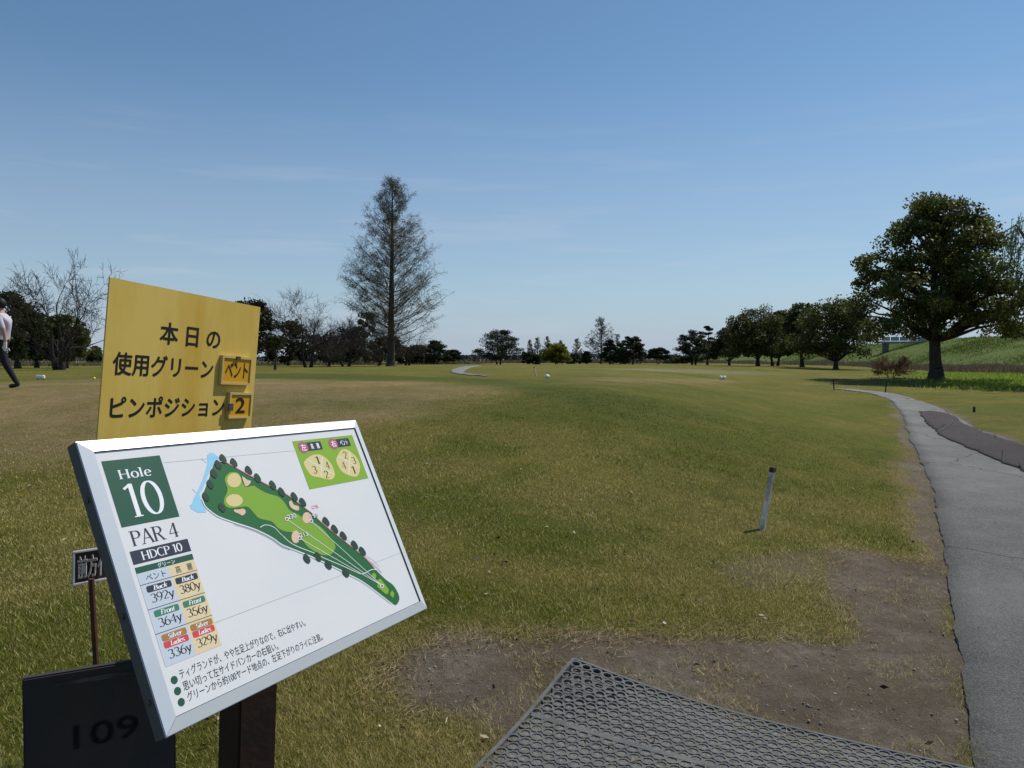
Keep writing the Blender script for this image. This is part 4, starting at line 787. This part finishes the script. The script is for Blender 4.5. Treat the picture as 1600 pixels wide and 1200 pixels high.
# ------------------------------------------------------------------ yellow notice board, a little out of true
YEL = mat('yellow_board', (.70, .50, .12), .5, (1.4, .9, (.58, .35, .035), (5, 5, .9)), spec=.35)
CARD = mat('amber_card', (.66, .34, .012), .5, (5, .3, (.5, .25, .01)))
TAN = mat('card_frame', (.56, .42, .17), .6)
SUMI = mat('black_enamel', (.016, .013, .011), .5)
def notice():
    B = Board([(172, 433), (407, 480), (393, 657), (153.5, 665)], .6); h = .46; w = B.w; dp = -.004
    c = B.P(w * .86, h, -.03); base = Vector((c.x, c.y, float(terrain(c.x, c.y))))
    t = thing('notice_board', 'yellow Japanese notice board leaning behind the map board', 'sign', base)
    bm = bmesh.new(); q = [(0, 0), (w, 0), (w, h), (0, h)]; f0 = [bm.verts.new(B.P(*p, 0) - base) for p in q]; f1 = [bm.verts.new(B.P(*p, dp) - base) for p in q]; bm.faces.new(f0); bm.faces.new(f1)
    for i in range(4): bm.faces.new((f0[i], f1[i], f1[(i + 1) % 4], f0[(i + 1) % 4]))
    bmesh.ops.recalc_face_normals(bm, faces=bm.faces); bp = obj('board', bm, YEL, t)
    for v in (.08, .36):
        bm = bmesh.new(); bm_tube(bm, [B.P(.03, v, -.02) - base, B.P(w - .03, v, -.02) - base], .014, 8); obj('rail', bm, RUST, t)
    bm = bmesh.new(); pa = B.P(w * .9, .04, -.055); pb = Vector((-.93, 2.62, -.25)); bm_tube(bm, [pa - base, pa.lerp(pb, .4) - base, pb - base], .02, 10); obj('post', bm, RUST, t)
    k = 3.75; X = lambda x, y: (x / k, 360 + y / k)
    for txt, bl, br, tl in (('本 日 の', (933, 672), (1288, 694), (945, 532)), ('使用グリーン', (655, 852), (1245, 870), (665, 708)), ('ピンポジション', (640, 1100), (1310, 1090), (645, 968))):
        fit_px(B, sans(txt, .022), X(*bl), X(*br), X(*tl), .0006, SUMI, bp, base)
    for txt, cs, rom, name in (('ベント', [(1305, 732), (1475, 747), (1470, 908), (1298, 902)], False, 'green_card'), ('2', [(1350, 948), (1477, 954), (1470, 1100), (1340, 1103)], False, 'pin_card')):
        P = [B.uv(*X(*p), .012) for p in cs]; u0, v0, u1, v1 = (P[0][0] + P[3][0]) / 2, (P[0][1] + P[1][1]) / 2, (P[1][0] + P[2][0]) / 2, (P[2][1] + P[3][1]) / 2; e = .0065
        bm = bmesh.new()
        for a0, b0, a1, b1 in ((u0, v0, u1, v0 + e), (u0, v1 - e, u1, v1), (u0, v0 + e, u0 + e, v1 - e), (u1 - e * .6, v0 + e, u1, v1 - e)):
            vs_ = [bm.verts.new(B.P(a, b, hh) - base) for hh in (.0005, .012) for a, b in ((a0, b0), (a1, b0), (a1, b1), (a0, b1))]
            for f in ((0, 1, 2, 3), (4, 5, 6, 7), (0, 1, 5, 4), (1, 2, 6, 5), (2, 3, 7, 6), (3, 0, 4, 7)): bm.faces.new([vs_[i] for i in f])
        bmesh.ops.recalc_face_normals(bm, faces=bm.faces); hd = obj('card_holder', bm, TAN, t)
        board_poly(B, name, [(u0 + e, v0 + e), (u1 - e * .6, v0 + e), (u1 - e * .6, v1 - e), (u0 + e, v1 - e)], .0085, CARD, hd, base)
        dv, du = v1 - v0, u1 - u0
        fit(B, sans(txt, .012 if txt != '2' else .02), u0 + du * (.14 if txt != '2' else .3), u1 - du * (.1 if txt != '2' else .26), v0 + dv * .2, v1 - dv * (.24 if txt != '2' else .2), .0093, SUMI, hd, base)
        bm = bmesh.new(); cc = B.P((u0 + u1) / 2 if txt != '2' else u0 + .004, v0 + .004 if txt != '2' else v0 + dv * .56, .0135) - base; Mx = Matrix.Translation(cc) @ Matrix((B.U, B.V, B.N)).transposed().to_4x4(); bm_box(bm, (0, 0, 0), (.018, .01, .004) if txt != '2' else (.02, .022, .004), Mx); obj('clip', bm, SCREW, hd)
notice()

# ------------------------------------------------------------------ dark board in shade, and the small sign on a rod
def dark_board():
    a = Vector(((25 - 800) / FPX * 1.86, 1.86, 0)); b = Vector(((266 - 800) / FPX * 2.02, 2.02, 0)); U = (b - a).normalized(); w = (b - a).length
    base = Vector((a.x, a.y, float(terrain(a.x, a.y)))); zt = EYE - (1065 - HZ) / FPX * 1.86
    t = thing('yardage_board', 'dark weathered board in shade at the bottom left corner', 'sign', base, math.atan2(U.y, U.x)); zt -= base.z
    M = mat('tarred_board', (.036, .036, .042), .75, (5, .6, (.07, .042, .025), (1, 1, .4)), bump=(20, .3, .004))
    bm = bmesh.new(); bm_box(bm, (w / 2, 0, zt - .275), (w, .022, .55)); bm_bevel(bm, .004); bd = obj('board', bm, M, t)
    for x in (.06, w - .06): bm = bmesh.new(); bm_box(bm, (x, .035, (zt - .4) / 2 - .05), (.045, .045, zt - .2)); bm_bevel(bm, .003); obj('leg', bm, RUST, t)
    V, F, _ = sans('109', .02); P = np.array(V); lo, hi = P.min(0), P.max(0); me = bpy.data.meshes.new('lettering')
    me.from_pydata([(.105 + (p[0] - lo[0]) / (hi[0] - lo[0]) * .15, -.0125, zt - .20 + (p[1] - lo[1]) / (hi[1] - lo[1]) * .062) for p in P], [], F); obj('lettering', me, mat('worn_letter', (.043, .043, .05), .8, (40, 1.0, (.036, .036, .042))), bd)
    bm = bmesh.new(); bm_box(bm, (.17, -.0122, zt - .028), (.2, .001, .012)); obj('scuff', bm, mat('scuffed', (.03, .03, .033), .9, (14, .9, (.12, .115, .11), (1, 1, 6))), bd)
dark_board()
def rod_sign():
    d = 3.05; c = gp(150, 1185); x = (148 - 800) / FPX * d; base = Vector((x, d, float(terrain(x, d)))); ry = math.radians(4.5)
    t = thing('warning_sign', 'small brown framed sign on a thin rusty rod, half hidden by map board', 'sign', base)
    z0 = EYE - (915 - HZ) / FPX * d - base.z; z1 = EYE - (861 - HZ) / FPX * d - base.z; xl = (113 - 800) / FPX * d - base.x; w = .30; hh = z1 - z0; xt = (137 - 800) / FPX * d - base.x
    bm = bmesh.new(); bm_tube(bm, [(0.005, 0, -.15), (xt, 0, z0 + .02)], .0115, 8); obj('rod', bm, mat('brown_rust', (.06, .028, .018), .85, (30, .7, (.12, .05, .025))), t)
    M = Matrix.Translation((xl, -.03, z0)) @ Matrix.Rotation(math.radians(48), 4, 'Z') @ Matrix.Rotation(math.radians(1.5), 4, 'Y')
    bm = bmesh.new(); bm_box(bm, (w / 2, .004, hh / 2), (w, .006, hh), M); bm_bevel(bm, .002); pl = obj('plate', bm, mat('maroon_enamel', (.045, .022, .02), .5, (12, .5, (.09, .06, .055))), t)
    e = .009; SG = mat('pale_steel', (.60, .58, .57), .6, (20, .5, (.3, .28, .27)))
    for cx, cz, sx_, sz_ in ((w / 2, e / 2, w, e), (w / 2, hh - e / 2, w, e), (e / 2, hh / 2, e, hh - 2 * e), (w - e / 2, hh / 2, e, hh - 2 * e)): bm = bmesh.new(); bm_box(bm, (cx, 0, cz), (sx_, .012, sz_), M); bm_bevel(bm, .002); obj('rim', bm, SG, t)
    V, F, _ = sans('前方亻', .02); P = np.array(V); lo, hi = P.min(0), P.max(0); me = bpy.data.meshes.new('lettering'); s = hh * .66
    for q in (0,): me.from_pydata([tuple(M @ Vector((.018 + (p[0] - lo[0]) / (hi[1] - lo[1]) * s * .40, -.0045, hh * .17 + (p[1] - lo[1]) / (hi[1] - lo[1]) * s))) for p in P], [], F)
    bm = bmesh.new(); bm.from_mesh(me); r = bmesh.ops.extrude_face_region(bm, geom=bm.faces[:]); bmesh.ops.translate(bm, verts=[v for v in r['geom'] if isinstance(v, bmesh.types.BMVert)], vec=(0, .004, 0)); obj('lettering', bm, SG, pl)
rod_sign()

# ------------------------------------------------------------------ rubber mat with real holes
def rubber_mat():
    e = lambda u, v: Vector(gp(u, v).tolist())
    A, C, D = e(897, 1037), e(1350, 1165), e(745, 1170); ux = (C - A); ux.z = 0; ux.normalize(); vx = Vector((ux.y, -ux.x, 0))
    pit, rows, cols, bd = .0545, 18, 38, .016; t0 = .009
    M = mat('black_rubber', (.08, .084, .086), .75, (9, .8, (.15, .147, .138)), bump=(120, .4, .002), spec=.3)
    V, F = [], []
    def pt(a, b, z): p = A + ux * a + vx * b; lift = .02 * math.exp(-((a / .25) ** 2 + (b / .3) ** 2)); return (p.x, p.y, float(terrain(p.x, p.y)) + z + lift)
    def add(vs_): i = len(V); V.extend(vs_); return i
    k = 8; ln = cols * pit + 2 * bd; wd = rows * pit * .98 + 2 * bd
    for r in range(rows):
        off = .5 * pit * (r % 2)
        for c in range(cols):
            x0 = bd + c * pit + off - pit * .25; y0 = bd + r * pit * .98; cx, cy = x0 + pit / 2, y0 + pit * .49; seam = (c % 17 == 16)
            top, inn, low = [], [], []
            for i in range(k):
                a = 2 * math.pi * (i + .5) / k; m = max(abs(math.cos(a)), abs(math.sin(a))); top.append((cx + math.cos(a) / m * pit / 2, cy + math.sin(a) / m * pit * .49)); inn.append((cx + math.cos(a) * pit * (.385 if not seam else .34), cy + math.sin(a) * pit * .36))
            o = add([pt(*p, t0) for p in top]); n = add([pt(*p, t0) for p in inn]); b = add([pt(*p, 0) for p in inn])
            for i in range(k): j = (i + 1) % k; F.append((o + i, o + j, n + j, n + i)); F.append((n + i, n + j, b + j, b + i))
    def slab(a0, b0, a1, b1, n, z1=t0 + .0015):
        along = abs(a1 - a0) > abs(b1 - b0)
        P = [[(a0 + (a1 - a0) * i / n, b0), (a0 + (a1 - a0) * i / n, b1)] if along else [(a0, b0 + (b1 - b0) * i / n), (a1, b0 + (b1 - b0) * i / n)] for i in range(n + 1)]
        r0 = [[add([pt(*p[0], -.02)]), add([pt(*p[0], z1)]), add([pt(*p[1], z1)]), add([pt(*p[1], -.02)])] for p in P]
        for q, s in zip(r0, r0[1:]):
            for i in range(3): F.append((q[i], q[i + 1], s[i + 1], s[i]))
    slab(-.008, 0, ln, bd * .9, 60); slab(-.008, wd - bd * .9, ln, wd, 60); slab(-.008, bd * .9, bd * .6, wd - bd * .9, 24); slab(ln - bd, bd * .9, ln, wd - bd * .9, 24); slab(bd, wd * .5 - .012, ln - bd, wd * .5 + .012, 60, t0 + .001)
    base = Vector((A.x, A.y, A.z)); me = bpy.data.meshes.new('rubber_mat'); me.from_pydata([(v[0] - base.x, v[1] - base.y, v[2] - base.z) for v in V], [], F)
    o = obj('rubber_mat', me, M); o.location = base; tag(o, 'black perforated rubber mat on bare soil at the bottom', 'mat')
rubber_mat()

# ------------------------------------------------------------------ stakes, posts, tee markers
def stake(name, label, b, top, wpx, cap=True, colour=None, cat='stake'):
    g = gp(*b); base = Vector(g.tolist()); d = base.y; L_ = math.hypot(top[0] - b[0], top[1] - b[1]) / FPX * d; w = wpx / FPX * d; lean = math.atan2(top[0] - b[0], b[1] - top[1])
    t = thing(name, label, cat, base); M = Matrix.Rotation(lean, 4, 'Y') @ Matrix.Rotation(math.radians(52), 4, 'Z')
    bm = bmesh.new(); r = bm_box(bm, (0, 0, L_ * .46 - .06), (w, w * .55, L_ * .92 + .12), M); bm_bevel(bm, w * .08); obj('shaft', bm, colour or mat('chipped_white', (.80, .78, .72), .6, (11, .95, (.13, .055, .03), (1, 1, .6)), bump=(60, .5, .003)), t)
    if cap: bm = bmesh.new(); bm_box(bm, (0, 0, L_ * .96), (w * 1.06, w * .62, L_ * .085), M); bm_bevel(bm, w * .08); obj('cap', bm, mat('black_cap', (.02, .018, .017), .7, (20, .6, (.2, .12, .08))), t)
    return t
stake('marker_stake', 'chipped white stake with rust spots standing in the near turf', (1191, 826), (1207, 729), 12)
stake('marker_stake', 'slim faded pink stake beside the forward tee', (838, 588), (834.5, 573.5), 2.6, True, mat('faded_pink', (.5, .26, .2), .7, (20, .6, (.6, .5, .42))))
BLK = mat('black_plastic', (.022, .021, .022), .6)
def pole(label, b, top, r=.03):
    g = Vector(gp(*b).tolist()); L_ = (b[1] - top[1]) / FPX * g.y; t = thing('path_post', label, 'post', g); bm = bmesh.new()
    bm_tube(bm, [(0, 0, -.1), ((top[0] - b[0]) / FPX * g.y, 0, L_)], [r, r * .9], 8); obj('shaft', bm, BLK, t)
    bm = bmesh.new(); bm_tube(bm, [((top[0] - b[0]) / FPX * g.y, 0, L_ - .01), ((top[0] - b[0]) / FPX * g.y, 0, L_ + .03)], [r * 1.35, r * .7], 8); obj('cap', bm, BLK, t)
pole('thin black post at the left tip of the big tree shadow', (1303.5, 610), (1302, 594))
pole('thin black post on the path verge in the big tree shadow', (1383, 613), (1385, 597))
pole('short black post on the grass right of the path', (1522, 644), (1522, 637), .035)
def ball(name, label, u, v, wpx, hpx, colour, twin=False, cat='tee marker', group=None):
    g = Vector(gp(u, v).tolist()); w = wpx / FPX * g.y; h = hpx / FPX * g.y; t = thing(name, label, cat, g, 0, group)
    bm = bmesh.new(); bm_tube(bm, [(0, 0, -.08), (0, 0, h * .3)], [w * .12, w * .1], 8); obj('spike', bm, BLK, t)
    for k in ((-.3, .3) if twin else (0,)):
        bm = bmesh.new(); s = bmesh.ops.create_uvsphere(bm, u_segments=20, v_segments=12, radius=1)['verts']; q = .34 if twin else .5
        for p in s: p.co = Vector((p.co.x * w * q + k * w, p.co.y * w * q, max(p.co.z * h * .58, -h * .38) + h * .42))
        obj('head', bm, colour, t, True)
WHT = mat('white_plastic', (.74, .74, .72), .45, (6, .3, (.6, .58, .54)))
ball('tee_marker', 'white ball marker beside the slim pink stake', 855, 591, 8, 6, WHT, group='white tee markers')
ball('tee_marker', 'white twin-lobed marker at the right end of the forward tee', 1129, 593, 9, 6, WHT, True, group='white tee markers')
ball('tee_marker', 'small yellow ball marker on the tee beside the yellow board', 147, 593.5, 4.5, 4.5, mat('yellow_plastic', (.8, .62, .06), .45))
def tee_box():
    g = Vector(gp(63, 593).tolist()); s = g.y / FPX; t = thing('tee_marker', 'white block marker on the tee behind the golfer', 'tee marker', g, .3)
    bm = bmesh.new(); bm_box(bm, (0, 0, 4 * s), (12 * s, 10 * s, 6 * s)); bm_bevel(bm, 1.2 * s, 3); obj('block', bm, WHT, t)
    for x in (-3.5, 3.5): bm = bmesh.new(); bm_box(bm, (x * s, 0, .4 * s), (2.4 * s, 7 * s, 2 * s)); obj('foot', bm, BLK, t)
tee_box()

# ------------------------------------------------------------------ golf carts far off, walkway on the levee
def cart(label, u, d, L_=2.3):
    t = thing('golf_cart', label, 'golf cart', at(u, d), .25, 'golf carts far off'); GW = mat('cart_white', (.7, .7, .7), .4); GG = mat('cart_grey', (.09, .10, .11), .5)
    bm = bmesh.new(); bm_box(bm, (0, 0, .55), (L_, 1.1, .5)); bm_box(bm, (-.15, 0, .95), (.5, 1.0, .5)); bm_bevel(bm, .08); obj('body', bm, GG, t)
    bm = bmesh.new(); bm_box(bm, (0, 0, 1.86), (L_ * .9, 1.2, .09)); bm_bevel(bm, .04); obj('roof', bm, GW, t)
    for x in (-.9, .9):
        for y in (-.5, .5):
            bm = bmesh.new(); bm_tube(bm, [(x, y, .75), (x * .95, y, 1.83)], .025, 6); obj('roof_post', bm, GG, t)
            bm = bmesh.new(); bm_tube(bm, [(x * .8, y - .08, .24), (x * .8, y + .08, .24)], .24, 14); obj('wheel', bm, BLK, t)
cart('golf cart with white roof below the yellow-green tree', 846, 235); cart('golf cart with white roof under the small bare redwood', 897, 260); cart('golf cart with white roof among the leafless cherries', 548, 200)
def walkway():
    d = 118; x0, x1 = (1383 - 800) / FPX * d, (1470 - 800) / FPX * d; zt = EYE + 27 / FPX * d; b = Vector((x0, d, float(terrain(x0, d)) + .2)); t = thing('sluice_walkway', 'pale concrete walkway on a pier jutting from the green levee', 'walkway', b)
    CO = mat('pale_concrete', (.24, .25, .26), .85, (3, .5, (.28, .28, .27))); bm = bmesh.new(); bm_box(bm, (0, 0, (zt - b.z) / 2 - .3), (.75, .75, zt - b.z + .4)); bm_bevel(bm, .05); obj('pier', bm, mat('grey_concrete', (.16, .16, .155), .9), t)
    bm = bmesh.new(); bm_box(bm, ((x1 - x0) / 2 - .6, 0, zt - b.z), (x1 - x0 + 1.4, 1.6, .28)); bm_bevel(bm, .03); obj('deck', bm, CO, t)
    for k in range(7): bm = bmesh.new(); bm_box(bm, (k * (x1 - x0) / 6.3 - .3, -.74, zt - b.z + .52), ((x1 - x0) / 6.3 - .12, .05, .62)); obj('railing_panel', bm, mat('railing_blue', (.24, .29, .34), .6), t)
walkway()

# ------------------------------------------------------------------ the golfer walking out of the picture at the left
def golfer():
    g = Vector(gp(5, 606).tolist()); base = g; t = thing('person', 'person in pale polo shirt and black trousers walking at the left edge', 'person', base, math.radians(6))
    J = {'pel': (0, 0, .95, .155, .12), 'wst': (.0, 0, 1.08, .155, .105), 'chs': (.02, 0, 1.3, .185, .13), 'sho': (.02, 0, 1.42, .15, .10), 'nck': (-.01, 0, 1.5, .058, .06), 'jaw': (-.05, 0, 1.58, .075, .085), 'hd': (-.04, 0, 1.66, .085, .10), 'top': (-.03, 0, 1.73, .06, .07),
         'hl': (.0, -.09, .90, .10, .10), 'kl': (.10, -.10, .50, .075, .075), 'al': (.30, -.10, .12, .05, .05), 'hel': (.35, -.10, .06, .045, .045), 'tl': (.16, -.11, .035, .042, .035),
         'hr': (.0, .09, .90, .10, .10), 'kr': (-.17, .09, .52, .075, .075), 'ar': (-.27, .09, .12, .05, .05), 'her': (-.25, .09, .06, .045, .045), 'tr': (-.48, .10, .035, .042, .035),
         'sl': (.04, -.19, 1.41, .068, .068), 'ml': (.10, -.22, 1.26, .06, .06), 'el': (.16, -.24, 1.13, .043, .043), 'wl': (.19, -.25, .90, .030, .030), 'pl': (.185, -.25, .83, .036, .024),
         'sr': (.0, .19, 1.41, .068, .068), 'mr': (-.06, .23, 1.26, .06, .06), 'er': (-.1, .25, 1.13, .043, .043), 'wr': (-.22, .22, .93, .030, .030), 'pr': (-.25, .21, .87, .036, .024), 'nose': (-.145, 0, 1.635, .014, .014)}
    E = 'pel-wst wst-chs chs-sho sho-nck nck-jaw jaw-hd hd-top hd-nose pel-hl hl-kl kl-al al-hel hel-tl pel-hr hr-kr kr-ar ar-her her-tr sho-sl sl-ml ml-el el-wl wl-pl sho-sr sr-mr mr-er er-wr wr-pr'.split()
    for s, px, sg in (('l', J['pl'], -1), ('r', J['pr'], 1)):
        for i, (ox, ln) in enumerate(((-.030, .062), (-.010, .075), (.010, .078), (.028, .068))): J[f'f{s}{i}'] = (px[0] + ox, px[1], px[2] - .04, .0095, .0095); J[f'g{s}{i}'] = (px[0] + ox - .006, px[1] - sg * .012, px[2] - .04 - ln * .75, .008, .008); E += [f'p{s}-f{s}{i}', f'f{s}{i}-g{s}{i}']
        J[f'th{s}'] = (px[0] - .05, px[1] - sg * .01, px[2] - .01, .011, .011); J[f'ti{s}'] = (px[0] - .062, px[1] - sg * .02, px[2] - .045, .009, .009); E += [f'p{s}-th{s}', f'th{s}-ti{s}']
    K = list(J); me = bpy.data.meshes.new('body'); me.from_pydata([J[k][:3] for k in K], [tuple(K.index(q) for q in e_.split('-')) for e_ in E], []); o = bpy.data.objects.new('body', me); COL.objects.link(o)
    mo = o.modifiers.new('skin', 'SKIN'); mo.use_smooth_shade = True; o.modifiers.new('sub', 'SUBSURF').levels = 2; o.modifiers['sub'].render_levels = 2
    for i, k in enumerate(K): sv = me.skin_vertices[0].data[i]; sv.radius = J[k][3:5]; sv.use_root = (k == 'pel')
    bpy.context.view_layer.update(); m2 = bpy.data.meshes.new_from_object(o.evaluated_get(bpy.context.evaluated_depsgraph_get())); bpy.data.objects.remove(o)
    for mm in (mat('skin', (.42, .24, .16), .6), mat('lilac_polo', (.50, .47, .54), .85), mat('black_trousers', (.016, .015, .018), .85), mat('shoe_black', (.02, .02, .022), .4), mat('glove_white', (.72, .72, .72), .7), mat('belt_white', (.6, .6, .6), .6)): m2.materials.append(mm)
    for p in m2.polygons:
        c = p.center; arm = abs(c.y) > .175
        if c.z < .085: i = 3
        elif arm and c.z < 1.2: i = 4 if (c.z < .915 and c.y < 0) else 0
        elif c.z > 1.49: i = 0
        elif c.z > .985: i = 1
        elif c.z > .955: i = 5
        else: i = 2
        p.material_index = i; p.use_smooth = True
    bd = obj('body', m2, None, t)
    HR = mat('black_hair', (.012, .011, .011), .6); bm = bmesh.new(); s = bmesh.ops.create_uvsphere(bm, u_segments=20, v_segments=14, radius=1)['verts']
    for v in s: v.co = Vector((v.co.x * .108 - .022, v.co.y * .094, v.co.z * .115 + 1.685))
    bmesh.ops.delete(bm, geom=[v for v in bm.verts if v.co.z < 1.58 or (v.co.x < -.085 and v.co.z < 1.70)], context='VERTS'); obj('hair', bm, HR, t, True)
    for y in (-.088, .088):
        bm = bmesh.new(); s = bmesh.ops.create_uvsphere(bm, u_segments=10, v_segments=8, radius=1)['verts']
        for v in s: v.co = Vector((v.co.x * .02 - .03, v.co.y * .01 + y, v.co.z * .032 + 1.63))
        obj('ear', bm, m2.materials[0], t, True)
        bm = bmesh.new(); bmesh.ops.create_uvsphere(bm, u_segments=8, v_segments=6, radius=.009, matrix=Matrix.Translation((-.128, y * .38, 1.655))); obj('eye', bm, HR, t, True)
    bm = bmesh.new(); bm_box(bm, (-.128, 0, 1.588), (.01, .045, .008)); bm_bevel(bm, .002); obj('mouth', bm, mat('lip', (.32, .13, .11), .6), t)
golfer()

# ------------------------------------------------------------------ turf blades, litter and stones near the camera
def near_grass():
    rng = np.random.default_rng(100); N = 950000
    u = rng.uniform(-260, 1860, N); q = rng.uniform(0, 1, N); v = 606 + (1420 - 606) * q ** 1.2; P = gp(u, v, 26); x, y, z = P.T
    dry, dirt, lush, pale, straw = zones(x, y); path = polydist(x, y, PATH_POLY)
    tuft = fbm(x, y, .3, 131) > .60
    keep = (rng.random(N) > dirt * np.where(tuft, .84, .985)) & (path < -.0 + rng.normal(0, .035, N)) & (y > 1.0)
    x, y, z, dry, lush, straw, dirt = (a[keep] for a in (x, y, z, dry, lush, straw, dirt)); n = len(x); d = np.hypot(x, y)
    h = (.010 + .034 * fbm(x, y, .22, 31) ** 1.3) * rng.uniform(.5, 1.35, n) * (1 - .35 * dry) * np.clip(d / 7, 1, 1.3) * np.clip(1.75 - d / 11, .12, 1); w = np.clip(.0026 * d / 3.6, .0024, .010) * rng.uniform(.7, 1.4, n)
    V, F = blades(np.stack([x, y, z - .004], -1), h, w, rng, .55); m = mesh_np('turf_grass', V, F)
    c, _ = turf_colour(x, y); st = (rng.random(n) < (.30 + .40 * straw * (1 - .7 * lush) + .62 * dry + .3 * dirt))[:, None]
    gcol = np.array((.172, .212, .014))[None] * (1 - .28 * lush[:, None]) * rng.uniform(.3, 1.6, (n, 1)) * (.72 + .56 * fbm(x, y, .12, 33))[:, None]; scol = np.array((.74, .60, .26))[None] * rng.uniform(.4, 1.4, (n, 1))
    scol = scol * (1 + dry[:, None] * np.array([[.0, -.06, .12]])); kf = np.clip((d - 4) / 12, .22, .85)[:, None]; tint = np.where(st, scol, gcol) * (1 - kf) + c * 1.08 * kf; attr(m, 'tint', np.repeat(tint, 3, 0))
    o = obj('turf_grass', m, mat('grass_blade', (.1, .12, .02), .75, attrn='tint', transl=.3, spec=.15)); o['kind'] = 'stuff'
    # straw lying on the soil edge
    n = 5200; k = rng.integers(0, len(Z_DIRT[0]), n * 6); pl = np.array(Z_DIRT[0]); a = pl[k]; b = pl[(k + 1) % len(pl)]; f = rng.random((n * 6, 1)); xy = a + (b - a) * f + rng.normal(0, .085, (n * 6, 2))
    xy = xy[(polydist(xy[:, 0], xy[:, 1], PATH_POLY) < -.1) & (xy[:, 1] > 2.6)][:n]; n = len(xy); an = rng.uniform(0, 6.28, n); ln = rng.uniform(.02, .075, n)
    z = terrain(xy[:, 0], xy[:, 1]) + .002; dx = np.stack([np.cos(an), np.sin(an)], -1) * (ln / 2)[:, None]; nx = np.stack([-np.sin(an), np.cos(an)], -1) * .0013
    V = np.stack([np.column_stack([xy - dx - nx, z]), np.column_stack([xy - dx + nx, z + .002]), np.column_stack([xy + dx, z + rng.uniform(0, .015, n)])], 1).reshape(-1, 3)
    m = mesh_np('dry_straw', V, np.arange(3 * n).reshape(n, 3)); attr(m, 'tint', np.repeat(np.array((.42, .32, .17))[None] * rng.uniform(.5, 1.3, (n, 1)), 3, 0)); o = obj('dry_straw', m, mat('grass_blade', (.1, .12, .02))); o['kind'] = 'stuff'
near_grass()
def litter():
    rng = np.random.default_rng(7); n = 420; P = gp(rng.uniform(0, 1500, n), 660 + 540 * rng.uniform(0, 1, n) ** 1.2); P = P[(polydist(P[:, 0], P[:, 1], PATH_POLY) < -.05) & ((zones(P[:, 0], P[:, 1])[1] < .4) | (rng.random(len(P)) < .25))]; n = len(P); P[:, 2] += .016
    V, F = leaf_quads(P, .034, rng, .45, flat=.75); m = mesh_np('fallen_leaves', V, F); pal = np.array([(.10, .065, .04), (.05, .035, .025), (.48, .42, .30), (.55, .5, .4), (.22, .15, .08)]); attr(m, 'tint', np.repeat(pal[rng.integers(0, 5, n)] * rng.uniform(.6, 1.2, (n, 1)), 4, 0))
    o = obj('fallen_leaves', m, mat('dead_leaf', (.2, .1, .05), .8, attrn='tint', spec=.2)); o['kind'] = 'stuff'
    n = 4200; u = rng.uniform(580, 1580, n); v = rng.uniform(870, 1200, n); P = gp(u, v); P = P[(zones(P[:, 0], P[:, 1])[1] > .6) & (polydist(P[:, 0], P[:, 1], MAT_POLY) < -.02)]; n = len(P); bm = bmesh.new(); bmesh.ops.create_icosphere(bm, subdivisions=1, radius=1); bv = np.array([q.co[:] for q in bm.verts]); bf = np.array([[q.index for q in f.verts] for f in bm.faces]); bm.free()
    s = (.002 + .0065 * rng.random(n) ** 6)[:, None, None]; V = P[:, None] + bv[None] * s * rng.uniform(.6, 1.3, (n, 1, 3)) + np.array([0, 0, -.010]); F = (bf[None] + (np.arange(n) * len(bv))[:, None, None]).reshape(-1, 3); m = mesh_np('gravel', V.reshape(-1, 3), F)
    attr(m, 'tint', np.repeat(np.array((.26, .235, .2))[None] * rng.uniform(.5, 1.4, (n, 1)), len(bv), 0)); o = obj('gravel', m, mat('dead_leaf', (.2, .1, .05))); o['kind'] = 'stuff'
litter()
